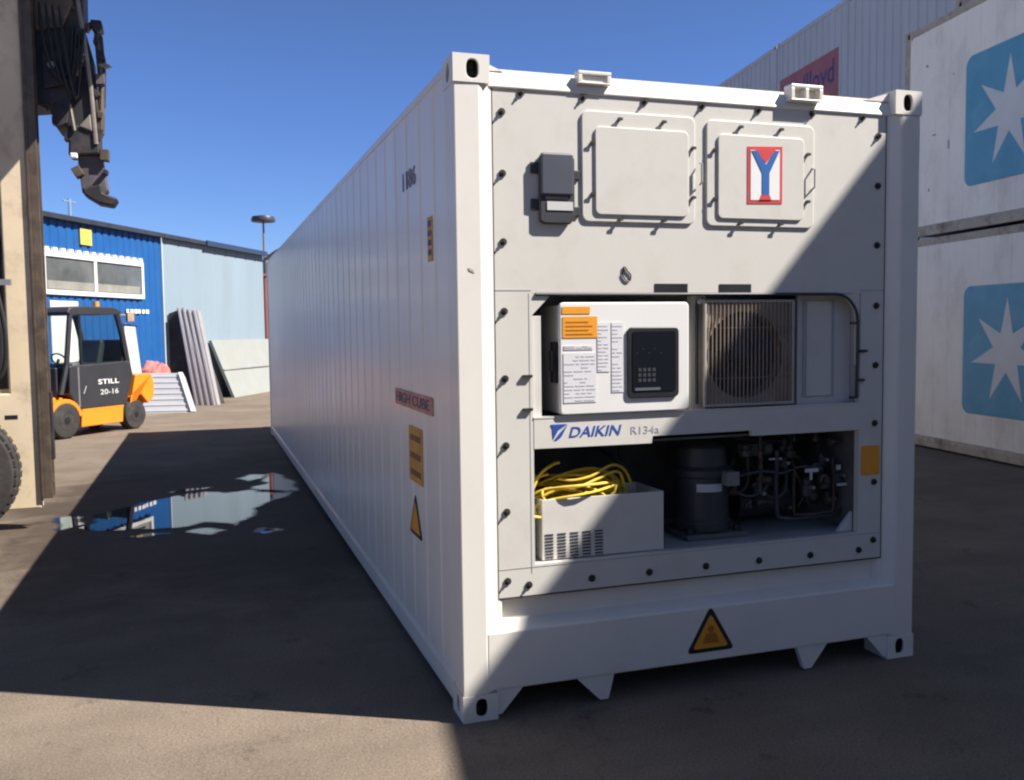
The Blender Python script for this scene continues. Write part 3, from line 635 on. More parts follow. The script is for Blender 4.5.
for k in range(22):
    x = gx0+t+(gx1-gx0-2*t)*(k+.5)/22; b.cyl((x, Yg+.006, gz0+t), (x, Yg+.006, gz1-t), .0038, 6, caps=False)
for k in range(2):
    z = gz0+t+(gz1-gz0-2*t)*(k+.5)/2; b.cyl((gx0+t, Yg+.013, z), (gx1-t, Yg+.013, z), .003, 6, caps=False)
b.build("wire_grille", BEIGEBAR, fan)
b = MB(); b.lathe((gc[0], yv+.065, gc[1]), (0, -1, 0), [(.055, 0), (.055, .05), (.035, .062), (0.0001, .064)], 20); b.build("fan_hub", CHAR, fan, smooth=True)
for k in range(5):
    a0 = 2*math.pi*k/5+.3; b = MB(); pts = []
    for rr, da, dy in ((.05, -.25, .0), (.195, -.42, .012), (.2, .18, .05), (.05, .3, .035)): pts.append((gc[0]+rr*math.cos(a0+da), yv+.012+dy, gc[1]+rr*math.sin(a0+da)))
    b.prism(pts, (0, .003, 0)); b.build("fan_blade", CHAR, fan)
# service panel right of the fan and pillar left of it
p0, p1 = PX(1.71, 1.342, .11), PX(2.06, 1.886, .11)
b = MB(); b.box((p0[0], .11, oz0+.002), (ox1-.002, .13, oz1-.002)); sp = b.build("service_panel", UNIT, RC)
b = MB(); b.box((p0[0]+.03, .106, oz0+.04), (ox1-.10, .109, oz1-.03)); b.build("panel_inset", UNITIN, sp, bevel=.002)
b = MB(); b.box((p0[0]+.05, .102, oz0+.045), (ox1-.12, .1055, oz1-.035)); b.build("panel_face", UNIT, sp, bevel=.002)
b = MB(); p0, p1 = PX(1.128, 1.34, .12), PX(1.185, 1.88, .12); b.box((p0[0], .12, oz0+.002), (p1[0]+.02, .16, oz1-.002)); pl_ = b.build("bay_pillar", UNIT, RC)
b = MB(); b.cyl((p0[0]+.02, .10, 1.36), (p0[0]+.02, .10, 1.86), .008, 10); b.build("conduit", CHAR, pl_, smooth=True)
b = MB(); b.cyl((p0[0]+.03, .08, 1.852), (p0[0]+.03, .12, 1.852), .012, 12); b.build("fitting", WHITE, pl_)
# rubber edging round the upper opening (rounded on the right)
pts = [(ox0+.02, RY-.004, oz1-.004), (1.0, RY-.004, oz1-.004), (ox1-.15, RY-.004, oz1-.004)]
for k in range(9):
    a = R(90-90*k/8); pts.append((ox1-.15+.135*math.cos(a), RY-.004, oz1-.139+.135*math.sin(a)))
pts += [(ox1-.015, RY-.004, oz0+.2), (ox1-.017, RY-.004, oz0+.03)]
b = MB(); b.tube(pts, .0075, 8); b.build("edge_rubber", CHAR, unit, smooth=True)
b = MB(); b.prism([(ox1, RY+.001, oz1)]+[(p[0], RY+.001, p[2]) for p in pts[2:12]]+[(ox1-.015, RY+.001, oz0+.2), (ox1, RY+.001, oz0+.2)], (0, .02, 0)); b.build("corner_plate", UNIT, unit)
b = MB(); b.prism([(x, RY+.001, z) for x, z in ((ox0, oz1), (ox0+.10, oz1), (ox0, oz1-.10))], (0, .02, 0)); b.build("corner_plate", UNIT, unit)
for (x, z) in ((.318, 1.525), (.318, 1.378), (2.10, 1.60), (2.085, 1.455), (2.045, 1.37), (2.045, 1.74)):
    p = at_depth(x, z, RY-.01); b = MB(); b.box((p[0]-.022, RY-.001, p[1]-.006), (p[0]+.022, RY-.016, p[1]+.006)); b.build("hinge_pin", STUD, unit)
# vertical lip and access strip left of the control box
p0 = PX(.352, 1.35, .05); b = MB(); b.box((ox0+.003, .055, oz0+.004), (ox0+.05, .068, oz1-.10)); b.build("bay_flange", UNIT, unit, bevel=.002)
# power cord box with louvres
Yb = .075; p0, p1 = PX(.378, .686, Yb), PX(.984, .970, Yb); bx0, bz0, bx1, bz1 = p0[0], max(p0[1], pz0+.004), p1[0], p1[1]
b = MB(); t = .006; Yd = .36
b.box((bx0, Yb, bz0), (bx1, Yb+t, bz1)); b.box((bx0, Yb+t, bz0), (bx0+t, Yd, bz1)); b.box((bx1-t, Yb+t, bz0), (bx1, Yd, bz1)); b.box((bx0+t, Yd-t, bz0), (bx1-t, Yd, bz1)); b.box((bx0+t, Yb+t, bz0), (bx1-t, Yd-t, bz0+t))
cb = b.build("cord_box", UNIT, RC, bevel=.002)
for i in range(5):
    b = MB()
    for k in range(9):
        x, z = .391+i*.0605, .690+k*.0145
        p, q = PX(x, z, Yb), PX(x+.040, z+.0072, Yb); b.box((p[0], Yb-.0025, max(p[1], bz0+.003)), (q[0], Yb+.001, q[1]))
    b.build("louvre_column", CHAR, cb)
# yellow power cord coiled in the box
rs = random.Random(5); b = MB()
for k in range(15):
    cx_, cz_ = .62+rs.uniform(-.06, .08), bz1-.03+rs.uniform(-.02, .05); ax = rs.uniform(.14, .26); az_ = rs.uniform(.035, .075); tl = rs.uniform(-.35, .35); y0 = rs.uniform(.13, .3); pts = []
    for j in range(28):
        a = 2*math.pi*j/28
        pts.append((cx_+ax*math.cos(a), y0+.06*math.sin(a+k)+.02*math.sin(3*a), cz_+az_*math.sin(a)+tl*.12*math.cos(a)+.012*math.sin(2*a+k)))
    b.tube(pts, .0066, 8, closed=True)
for pts in ([(.36, .12, .93), (.375, .11, 1.0), (.42, .12, 1.07), (.48, .13, 1.105), (.52, .15, 1.11)], [(.35, .14, .95), (.36, .13, 1.02), (.40, .13, 1.05), (.46, .14, 1.06)],
            [(.50, .12, 1.04), (.58, .11, 1.03), (.66, .10, 1.045), (.74, .11, 1.08), (.80, .13, 1.085), (.86, .15, 1.05), (.90, .17, .98)],
            [(.42, .11, .965), (.5, .10, .995), (.60, .10, 1.0), (.70, .11, 1.03), (.78, .12, 1.055), (.83, .14, 1.04), (.86, .16, .97)]):
    P = [Vector(p) for p in pts]; sm = []
    for i in range(len(P)-1):
        a, c, d, e = P[max(i-1, 0)], P[i], P[i+1], P[min(i+2, len(P)-1)]
        for t_ in (0, .25, .5, .75): sm.append(.5*((2*c)+(-a+d)*t_+(2*a-5*c+4*d-e)*t_**2+(-a+3*c-3*d+e)*t_**3))
    b.tube(sm+[P[-1]], .0068, 8)
b.build("power_cord", YELLOW, RC, smooth=True)
# compressor
cxp, cyp = 1.375, .33
b = MB(); b.lathe((cxp, cyp, pz0+.03), (0, 0, 1), [(.10, 0), (.145, .004), (.148, .05), (.138, .06), (.138, .27), (.15, .28), (.15, .31), (.13, .33), (.125, .42), (.09, .455), (.0001, .47)], 32)
comp = b.build("compressor", CHAR, RC, smooth=True)
b = MB(); b.box((cxp-.17, cyp-.16, pz0+.002), (cxp+.17, cyp+.15, pz0+.028)); b.build("base_plate", DARKIN, comp, bevel=.004)
for sx in (-1, 1): b = MB(); b.cyl((cxp+sx*.135, cyp-.12, pz0+.028), (cxp+sx*.135, cyp-.12, pz0+.06), .02, 12); b.build("rubber_foot", BLACK, comp)
b = MB()
for k in range(8):
    a0, a1 = R(-130+k*7), R(-130+(k+1)*7); r_ = .1395
    b.poly([(cxp+r_*math.cos(a0), cyp+r_*math.sin(a0), pz0+.235), (cxp+r_*math.cos(a1), cyp+r_*math.sin(a1), pz0+.235), (cxp+r_*math.cos(a1), cyp+r_*math.sin(a1), pz0+.275), (cxp+r_*math.cos(a0), cyp+r_*math.sin(a0), pz0+.275)])
b.build("label", SILVER, comp)
b = MB(); b.box((cxp+.03, cyp-.20, pz0+.27), (cxp+.10, cyp-.14, pz0+.34)); b.build("terminal_box", mat("terminal_grey", (.2, .2, .2), .5), comp, bevel=.004)
# refrigerant pipework and valves
def smooth_path(P, n=4):
    P = [Vector(p) for p in P]; sm = []
    for i in range(len(P)-1):
        a, c, d, e = P[max(i-1, 0)], P[i], P[i+1], P[min(i+2, len(P)-1)]
        for k in range(n): t_ = k/n; sm.append(.5*((2*c)+(-a+d)*t_+(2*a-5*c+4*d-e)*t_**2+(-a+3*c-3*d+e)*t_**3))
    return sm+[P[-1]]
rs = random.Random(11)
for k in range(16):
    x0_ = rs.uniform(1.42, 2.0); z0_ = rs.uniform(.78, 1.0); y0_ = rs.uniform(.2, .5)
    P = [(x0_, y0_, z0_)]
    for j in range(4): P.append((min(2.04, max(1.42, P[-1][0]+rs.uniform(-.09, .11))), min(.62, max(.18, P[-1][1]+rs.uniform(-.06, .1))), min(1.18, max(.76, P[-1][2]+rs.choice((.0, .09, -.07, .12))))))
    b = MB(); b.tube(P, rs.choice((.005, .007, .010)), 6); b.build("control_line", rs.choice((BLACK, CHAR, COPPER, STUD)), RC, smooth=True)
for k in range(9):
    x0_ = rs.uniform(1.44, 2.0); z0_ = rs.uniform(.80, 1.1); y0_ = rs.uniform(.24, .45); q_ = rs.uniform(.02, .045)
    b = MB(); b.box((x0_-q_, y0_, z0_-q_*.8), (x0_+q_, y0_+q_*1.5, z0_+q_*.8)); b.cyl((x0_, y0_, z0_), (x0_, y0_-.03, z0_), q_*.6, 10); b.build("pressure_switch", rs.choice((CHAR, BLACK, DARKIN)), RC, bevel=.004)
pipes = [
 ([(1.40, .35, 1.22), (1.41, .33, 1.05), (1.42, .30, .92), (1.47, .26, .88), (1.52, .24, .93), (1.52, .25, 1.1)], .012, COPPER),
 ([(1.56, .2, 1.2), (1.56, .2, .95), (1.60, .2, .86), (1.66, .2, .86), (1.69, .2, .93), (1.69, .22, 1.15)], .011, CHAR),
 ([(1.62, .16, 1.1), (1.62, .16, .80), (1.66, .16, .75), (1.80, .16, .745), (1.93, .17, .75), (1.97, .18, .82), (1.97, .2, 1.15)], .012, CHAR),
 ([(1.70, .15, 1.02), (1.70, .15, .80), (1.72, .15, .765), (1.86, .15, .765), (1.90, .15, .80), (1.90, .16, 1.05)], .009, COPPER),
 ([(1.45, .18, .98), (1.55, .16, 1.0), (1.64, .15, .985), (1.74, .16, 1.01), (1.84, .15, .99)], .009, CHAR),
 ([(1.50, .3, 1.16), (1.65, .28, 1.13), (1.85, .28, 1.14), (2.02, .3, 1.12)], .013, CHAR),
 ([(1.44, .25, .90), (1.50, .2, .87), (1.56, .18, .89), (1.60, .18, .95)], .010, COPPER),
 ([(1.0, .5, 1.18), (1.0, .5, .9), (1.04, .5, .8), (1.1, .5, .78)], .012, CHAR),
 ([(.5, .55, 1.17), (.7, .5, 1.13), (.85, .45, 1.12), (.95, .42, 1.05), (1.02, .4, .95)], .012, BLACK),
 ([(1.76, .3, 1.18), (1.77, .28, 1.0), (1.80, .26, .9), (1.84, .25, .78)], .010, COPPER)]
for P, r_, m_ in pipes:
    b = MB(); b.tube(smooth_path([((x-1.42)*1.2+1.47 if x > 1.3 else x, y, z) for x, y, z in P]), r_*.85, 8); b.build("refrigerant_pipe", m_, RC, smooth=True)
for (x, y_, z, r_, h) in ((1.78, .18, .90, .032, .10), (1.95, .19, .95, .042, .12), (1.56, .22, .88, .03, .07), (1.67, .2, 1.03, .024, .06), (1.88, .22, 1.03, .022, .07), (2.0, .25, .82, .03, .09)):
    x = (x-1.42)*1.2+1.47; x = min(x, 2.09)
    b = MB(); b.lathe((x, y_, z-h/2), (0, 0, 1), [(r_*.6, 0), (r_, .006), (r_, h*.6), (r_*.75, h*.65), (r_*.75, h*.9), (r_*.4, h)], 18); v = b.build("valve", CHAR, RC, smooth=True)
    b = MB(); b.cyl((x, y_-r_, z+.004), (x, y_-r_-.03, z+.004), .009, 8); b.build("valve_stem", STEEL, v)
for (x0, z0, x1, z1, y_) in ((1.755, .985, 1.82, 1.003, .12), (1.78, .945, 1.79, .985, .12), (1.925, .90, 1.985, .914, .13), (1.60, 1.055, 1.66, 1.062, .16), (1.92, .985, 1.94, 1.01, .13)):
    b = MB(); x0, x1 = (x0-1.42)*1.2+1.45, (x1-1.42)*1.2+1.45; b.box((x0, y_, z0), (x1, y_+.006, z1)); b.build("valve_tag", SILVER, RC)
b = MB(); b.cyl((1.62, .42, pz0+.12), (1.95, .42, pz0+.12), .075, 24); b.build("receiver_tank", CHAR, RC, smooth=True, bevel=.01)
b = MB(); b.prism([(px1-.001, RY+PT+.01, pz0+.002), (px1-.001, RY+PT+.01, pz0+.10), (px1-.09, RY+PT+.01, pz0+.002)], (0, .02, 0)); b.build("corner_plate", UNIT, unit)
for k in range(26):
    x0_ = rs.uniform(1.5, 2.07); z0_ = rs.uniform(.80, 1.16); y0_ = rs.uniform(.14, .3); q_ = rs.uniform(.012, .035)
    b = MB(); b.lathe((x0_, y0_, z0_-q_), rs.choice(((0, 0, 1), (1, 0, .1), (0, -1, 0))), [(q_*.5, 0), (q_, q_*.2), (q_, q_*1.2), (q_*.6, q_*1.4), (q_*.6, q_*2)], 10); b.build("pipe_fitting", rs.choice((BLACK, CHAR, STUD, COPPER)), RC)
# orange label on the right-hand margin
p, q = PX(2.092, .972), PX(2.206, 1.122); b = MB(); b.prism([(x, RY-.001, z) for x, z in rrect(p[0], p[1], q[0], q[1], .008)], (0, -.002, 0)); b.build("orange_label", ORANGE, unit)

# ------------------------------------------------------------------ stacks of containers on the right
def box_container(root, wall_m, rail_m, ribs=(.30, .022, .005)):
    """local frame: origin at the bottom far lane-side corner; x away from the lane, y negative towards us"""
    for X, s in ((0, 1), (CW, -1)):
        for Yc_, sy in ((0, -1), (-CL, 1)):
            for Z, sz in ((0, 1), (CH, -1)):
                b = MB(); casting(b, (X, Yc_, Z), s, sy, sz, ('x', 'y')); dark_cavity(b.build("corner_casting", rail_m, root))
            b = MB(); b.box((X+s*.004, Yc_+sy*.004, .118), (X+s*.15, Yc_+sy*.12, CH-.118)); b.build("corner_post", rail_m, root, bevel=.006)
        b = MB(); ribwall(b, -CL+.12, -.12, .17, CH-.10, X+s*.014, *ribs, s); b.build("side_wall", wall_m, root)
        b = MB(); b.box((X+s*.002, -CL+.178, .03), (X+s*.07, -.178, .12)); b.prism([(X+s*.002, -CL+.178, .12), (X+s*.016, -CL+.178, .172), (X+s*.07, -CL+.178, .172), (X+s*.07, -CL+.178, .12)], (0, CL-.356, 0)); b.build("bottom_rail", rail_m, root)
        b = MB(); b.box((X+s*.003, -CL+.16, CH-.105), (X+s*.06, -.16, CH-.012)); b.build("top_side_rail", rail_m, root)
    b = MB(); b.box((.06, -CL+.05, CH-.09), (CW-.06, -.05, CH-.02)); b.build("roof", wall_m, root)
    for Yc_, sy in ((0, -1), (-CL, 1)):
        b = MB(); b.box((.15, Yc_+sy*.03, .12), (CW-.15, Yc_+sy*.06, CH-.09)); b.build("end_wall", wall_m, root)
    b = MB(); b.box((.03, -CL+.02, .06), (CW-.03, -.02, .13)); b.build("floor", CHAR, root)
ROWA = R(-9); DD = Vector((math.sin(R(9)), math.cos(R(9)), 0)); NN = Vector((math.cos(R(9)), -math.sin(R(9)), 0)); P0 = Vector((8.46, 6.67, 0))
def star_sign(root, z0, yc):
    h = .815; x = .0085
    b = MB(); b.prism([(x, y, z) for y, z in rrect(yc-h, z0, yc+h, z0+2*h, .13)], (-.002, 0, 0)); p = b.build("blue_square", SKYB, root)
    pts = []
    for k in range(14):
        r_ = .66 if k % 2 == 0 else .245; a = R(90+k*360/14); pts.append((x-.0022, yc+r_*math.cos(a), z0+h+r_*math.sin(a)-.01))
    b = MB(); b.prism(pts, (-.002, 0, 0)); b.build("seven_pointed_star", STARW, p)
def stacked(name_label, level, along, off, wall, rail, group, ribs=(.30, .022, .005)):
    p = P0+DD*along+NN*off; o = thing("stacked_container", name_label, "container", (p.x, p.y, level*CH+(.004*level)), ROWA, group)
    box_container(o, wall, rail, ribs); return o
SG = "containers of the star-marked stack"
c1 = stacked("weathered white container with a blue star square, bottom of the stack on the right", 0, .36, 0, MAERSKW, MAERSKR, SG)
star_sign(c1, .565, -1.37-.80)
c2 = copy_tree(c1); c2.location = (P0+DD*.40).to_tuple()[:2]+(CH+.004,)
tag(c2, "white container with a blue star square and rusty top rail, second tier on the right", "container", SG)
for (y, z, hh, ww) in ((-1.10, 2.05, .03, .02), (-.75, 1.35, .02, .09), (-.55, 2.30, .03, .05), (-.62, .62, .04, .03), (-1.02, 1.12, .10, .02)):
    b = MB(); b.prism([(.0088, y+a, z+c) for a, c in ((0, 0), (ww, .01), (ww*1.1, hh), (ww*.3, hh*1.3))], (-.001, 0, 0)); b.build("scrape_mark", mat("rust_scrape", (.34, .29, .25), .7, var=.4, vscale=20), c2)
c3 = stacked("topmost container of the near right stack, only its lower far corner showing", 2, -.58, .10, MAERSKW, MAERSKR, SG)
for lev, lab in enumerate(("bottom container of an unseen stack added towards the viewer to block sky light", "middle container of an unseen stack added towards the viewer to block sky light", "top container of an unseen stack added towards the viewer to block sky light")):
    o = copy_tree(c3); p = P0+DD*(-.58-CL-.12)+NN*.10; o.location = (p.x, p.y, lev*(CH+.004)); tag(o, lab, "container", SG)  # unseen column added to block sky and deepen the shade on the front
for i_, side_ in enumerate(("left", "right")):
    for lev, nm_ in enumerate(("bottom", "top")):
        o = copy_tree(c3); o.location = (-9+i_*12.4, -13.5, lev*(CH+.004)); o.rotation_euler = (0, 0, R(-90))  # unseen stacks added as sky blockers, darkening the shaded container front
        tag(o, nm_+" container of the "+side_+" unseen stack added behind the photographer to block sky light", "container", "added containers behind the photographer")
RG = "containers of the row behind the star-marked stack"
proto = None
for col_, al in enumerate((10.25, 10.25+CL+.03)):
    for lev in range(3):
        lab = ["grey white container with faded red name panel, high behind the star-marked stack", "plain grey white container at the far end, high behind the white roof"][col_] if lev == 2 else \
              "grey white container hidden in the back row, " + ["bottom", "middle"][lev] + [" tier of the near column", " tier of the far column"][col_]
        if proto is None: o = stacked(lab, lev, al, 2.75, GREYW, GREYW, RG, (.28, .10, .02)); proto = o
        else:
            o = copy_tree(proto); p = P0+DD*al+NN*2.75; o.location = (p.x, p.y, lev*(CH+.004)); tag(o, lab, "container", RG)
        if lev == 2 and col_ == 0: top_near = o
# maroon name panel on the top container of the back row
z0, z1 = 6.55-2*(CH+.004), 7.77-2*(CH+.004); ya, yb = 7.26-10.25, 10.13-10.25
b = MB(); b.prism([(.0135, y, z) for y, z in ((yb-.02, z0), (yb-.02, z1), (ya, z1), (ya, z0))], (-.003, 0, 0)); mp_ = b.build("name_panel", MAROON, top_near)
lettering("Nedlloyd", (.0103, yb-.18, z0+.36), (0, -1, 0), (0, 0, 1), 2.5, .68, .002, NAVY, mp_, "lettering", bold=.012)

# ------------------------------------------------------------------ workshop sheds in the background
WD = R(27.44); BO = Vector((-1.91, 19.6, 0)); BH = 4.08
def shed(name, label, s0, s1, m, depth=7):
    """local frame: x along the wall, y into the building"""
    o = thing(name, label, "shed", (BO.x, BO.y, 0), R(90)-WD)
    b = MB(); prof = [(s0, 0)]; s = s0+.12
    pitch = .25 if m is BLDB else .62
    while s+.1 < s1: gd = .022 if m is BLDB else .010; prof += [(s, 0), (s+.02, gd), (s+.10, gd), (s+.12, 0)]; s += pitch
    prof.append((s1, 0))
    lo = [b.bm.verts.new((x, y, 0)) for x, y in prof]; hi = [b.bm.verts.new((x, y, BH-.12)) for x, y in prof]
    for i in range(len(prof)-1): b.bm.faces.new([lo[i], lo[i+1], hi[i+1], hi[i]])
    b.box((s0, .05, 0), (s1, .15, BH-.12)); b.box((s0, .15, 0), (s0+.1, depth, BH-.12)); b.box((s1-.1, .15, 0), (s1, depth, BH-.12)); b.box((s0+.1, depth-.1, 0), (s1-.1, depth, BH-.12))
    b.build("wall", m, o)
    b = MB(); b.prism([(s0-.02, y, z) for y, z in ((-.12, BH-.115), (-.12, BH-.02), (depth/2, BH+.55), (depth+.1, BH-.02), (depth+.1, BH-.115))], (s1-s0+.04-.022*(s0 < 0), 0, 0)); b.build("roof", ROOFD, o)
    return o
def shed_fix(o): return o
sb = shed("blue_shed", "bright blue corrugated shed with a wide white-framed window", -9.5, -.02, BLDB)
sl = shed("pale_shed", "pale blue grey sheet metal shed joined to the blue one", .02, 5.7, BLDL)
b = MB()                                                     # window
wx0, wx1, wz0, wz1 = -4.35, -.85, 2.50, 3.32; t = .09
for a in (((wx0, -.05, wz0), (wx1, .02, wz0+t)), ((wx0, -.05, wz1-t), (wx1, .02, wz1)), ((wx0, -.05, wz0+t), (wx0+t, .02, wz1-t)), ((wx1-t, -.05, wz0+t), (wx1, .02, wz1-t)), ((-2.72, -.045, wz0+t), (-2.62, .02, wz1-t))): b.box(*a)
wn = b.build("window", WINFR, sb)
b = MB(); b.box((wx0+t, -.02, wz0+t), (-2.72, -.01, wz1-t)); b.build("pane", GLASS, wn); b = MB(); b.box((-2.62, -.02, wz0+t), (wx1-t, -.01, wz1-t)); b.build("pane", GLASS, wn)
b = MB(); b.box((wx0+.15, -.024, wz0+t+.02), (wx1-.15, -.021, wz0+.27)); b.build("net_curtain", mat("dusty_curtain", (.25, .25, .22), .8, var=.2), wn)
b = MB(); k = wx0+.05
while k < wx1-.1:
    b.prism([(k, -.06, wz1+.004), (k+.17, -.06, wz1+.004), (k+.14, -.06, wz1+.09), (k+.03, -.06, wz1+.09)], (0, .06, 0)); k += .25
b.build("scalloped_trim", WINFR, wn)
b = MB(); b.prism([(x, -.012, z) for x, z in ((-3.12, 3.54), (-2.74, 3.54), (-2.74, 3.86), (-3.12, 3.86))], (0, -.02, 0)); b.build("yellow_plate", mat("yellow_plate_paint", (.72, .55, .10), .5, var=.1), sb)
b = MB(); x = -1.56
for k in range(6): b.box((x, -.012, 2.17), (x+.09+.02*(k % 3), -.022, 2.26)); x += .155
b.build("white_writing", WHITE, sb)
b = MB(); b.box((-4.15, -.03, .05), (-3.28, .03, 2.38)); dr = b.build("door", WINFR, sb, bevel=.01)
b = MB(); b.box((-3.42, -.07, 1.0), (-3.38, -.031, 1.15)); b.build("door_handle", CHAR, dr)
b = MB(); b.box((-.02, -.03, 0), (.02, .03, BH-.12)); b.build("corner_strip", mat("pale_trim", (.5, .6, .62), .5), sl)
b = MB(); b.box((2.0, -.16, BH-.13), (5.7, -.121, BH-.0)); b.build("gutter", mat("dark_blue_gutter", (.03, .05, .10), .5), sl)
b = MB(); b.tube([(-1.62, 1.2, BH+.15), (-1.62, 1.2, BH+.62)], .03, 6); b.tube([(-1.85, 1.2, BH+.55), (-1.4, 1.2, BH+.55)], .015, 6); b.build("antenna", mat("pale_antenna", (.25, .33, .42), .5), sb)
# things leaning along the sheds
UX = Vector((math.sin(WD), math.cos(WD), 0)); UN = Vector((math.cos(WD), -math.sin(WD), 0))    # along the wall, out of the wall
def wallpt(s, out): return BO+UX*s+UN*out
def leaning(name, label, cat, bl, br, tl, tr, thick, m, nribs=0, rib_m=None, vertical=True, edge_m=None, rib_h=.03):
    bl, br, tl, tr = map(Vector, (bl, br, tl, tr)); n = (br-bl).cross(tl-bl).normalized()
    base = (bl+br)/2; o = thing(name, label, cat, base)
    L = lambda p: p-base
    b = MB(); b.prism([L(bl), L(br), L(tr), L(tl)], -n*thick); b.build("sheet", m, o)
    if nribs:
        b = MB()
        for k in range(nribs):
            f0, f1 = (k+.25)/nribs, (k+.6)/nribs
            if vertical: q = [bl.lerp(br, f0), bl.lerp(br, f1), tl.lerp(tr, f1), tl.lerp(tr, f0)]
            else: q = [bl.lerp(tl, f0), br.lerp(tr, f0), br.lerp(tr, f1), bl.lerp(tl, f1)]
            b.prism([L(p) for p in q], n*rib_h)
        b.build("ribs", rib_m or m, o)
    if edge_m:
        b = MB(); e0, e1 = br, tr; d = (bl-br).normalized()*.09
        b.prism([L(e0)+n*.002, L(e1)+n*.002, L(e1)-d*-1.0*0+d+n*.002, L(e0)+d+n*.002], n*.05); b.build("edge_strip", edge_m, o)
    return o
leaning("ribbed_panel_stack", "tall narrow stack of grey ribbed sheets leaning against the pale shed", "panel", (-1.27, 19.28, .0), (-.76, 19.1, .0), (-1.60, 19.5, 2.32), (-1.14, 19.42, 2.24), .22, GRID, 4, mat("light_rib_sheet", (.46, .45, .47), .5, var=.06))
leaning("shade_sheet", "dark sheet standing in for the shade behind the grey ribbed stack", "sheet", (-1.80, 19.62, 0), (-1.25, 19.62, 0), (-1.80, 19.75, 2.18), (-1.45, 19.68, 2.32), .05, SPREAD)  # black colour stands for the shade beside the leaning stack
leaning("white_panel_stack", "low stack of white ribbed panels leaning behind the orange forklift", "panel", (-2.75, 17.6, 0), (-1.24, 17.35, 0), (-2.62, 17.95, .86), (-1.48, 17.75, .84), .30, PANW, 7, mat("pale_rib", (.47, .48, .51), .5), False, WHITE, .012)
leaning("white_sheet", "narrow white sheet standing against the blue shed beside the forklift cab", "sheet", (-2.72, 18.0, 0), (-2.28, 18.3, 0), (-2.72, 18.15, 1.95), (-2.46, 18.35, 1.9), .04, mat("off_white_sheet", (.55, .50, .50), .5))
p0, p1 = wallpt(2.45, .55), wallpt(6.6, .5); q0, q1 = wallpt(2.1, .12), wallpt(6.8, .12)
sp_ = leaning("pale_insulated_panels", "long pale grey panels leaning along the foot of the pale shed", "panel", (p0.x, p0.y, 0), (p1.x, p1.y, 0), (q0.x, q0.y, 1.52), (q1.x, q1.y, 1.50), .08, PALE)
b = MB(); m0, m1 = (Vector((p0.x, p0.y, 0)).lerp(Vector((q0.x, q0.y, 1.52)), .48)), (Vector((p1.x, p1.y, 0)).lerp(Vector((q1.x, q1.y, 1.5)), .48)); bs = sp_.location
nn = (m1-m0).cross(Vector((0, 0, 1))).normalized()
b.prism([m0-bs+nn*.008, m1-bs+nn*.008, m1-bs+nn*.008+Vector((0, 0, .03)), m0-bs+nn*.008+Vector((0, 0, .03))], nn*.02); b.build("joint", GRID, sp_)
leaning("dark_prop_board", "dark board leaning between the ribbed stack and the pale panels", "board", (-.78, 19.5, 0), (-.58, 19.55, 0), (-.98, 19.8, 1.25), (-.92, 19.82, 1.2), .04, SPREAD)
b = MB(); hp = wallpt(-1.05, .35); rs = random.Random(3)
bmesh.ops.create_icosphere(b.bm, subdivisions=4, radius=1)
for v in b.bm.verts:
    k = 1+.35*noise.noise(v.co*1.6+Vector((3, 1, 2)))+.12*noise.noise(v.co*5); v.co = Vector((v.co.x*.30*k, v.co.y*.30*k, (v.co.z*.55*k)+.60)); v.co.z = max(v.co.z, 0)
o = b.build("covered_heap", TARP, smooth=True); o.location = hp; tag(o, "heap under a faded red tarpaulin at the corner of the blue shed", "tarpaulin")
# distant red container, dark gable and floodlight mast
o = thing("red_box_body", "faded red steel box standing beyond the end of the pale shed", "container", (.70, 27, 0))
b = MB(); x = 0; prof = [(0, 0)]
while x < 2.1: prof += [(x+.05, 0), (x+.08, .04), (x+.17, .04), (x+.20, 0)]; x += .24
lo = [b.bm.verts.new((p[0], p[1], 0)) for p in prof]; hi = [b.bm.verts.new((p[0], p[1], 3.5)) for p in prof]
for i in range(len(prof)-1): b.bm.faces.new([lo[i], lo[i+1], hi[i+1], hi[i]])
b.box((0, .05, 0), (2.3, 6, 3.5)); b.build("ribbed_wall", REDC, o); b = MB(); b.box((-.03, -.03, 3.5), (2.35, 6.03, 3.58)); b.build("top_rail", REDC, o)
o = thing("dark_gable_roof", "dark sloping shed roof just showing past the container's far top corner", "roof", (1.0, 30, 0))
b = MB(); b.prism([(0, 0, 3.4), (3.6, 0, 3.4), (3.6, 0, 4.9), (.7, 0, 4.72), (.35, 0, 4.5), (0, 0, 4.2)], (0, 5, 0)); b.build("roof_slope", ROOFD, o)
b = MB(); b.box((.1, .1, 0), (3.5, 4.9, 3.4)); b.build("wall", GRID, o)
o = thing("floodlight_mast", "thin floodlight mast with a wide dark lamp head beyond the pale shed", "lamp post", (1.36, 34, 0))
b = MB(); b.cyl((0, 0, 0), (0, 0, 6.0), .07, 10, .04); b.build("pole", ROD, o)
b = MB(); b.lathe((0, 0, 5.98), (0, 0, 1), [(.15, 0), (.45, .04), (.47, .12), (.42, .24), (.2, .28), (.0001, .3)], 24); b.build("lamp_head", CHAR, o, smooth=True)
b = MB(); b.box((.1, -.1, 4.2), (.3, .1, 4.75)); b.tube([(0, 0, 4.3), (.3, 0, 4.6)], .03, 6); b.build("junction_box", CHAR, o)

# ------------------------------------------------------------------ orange forklift
fr_, fl_ = Vector((-3.20, 12.88, 0)), Vector((-2.22, 14.12, 0)); fdir = (fr_-fl_).normalized()
FK = thing("forklift", "orange and anthracite forklift truck with a closed cab parked by the blue shed", "forklift", (fr_.x, fr_.y, 0), math.atan2(fdir.y, fdir.x))
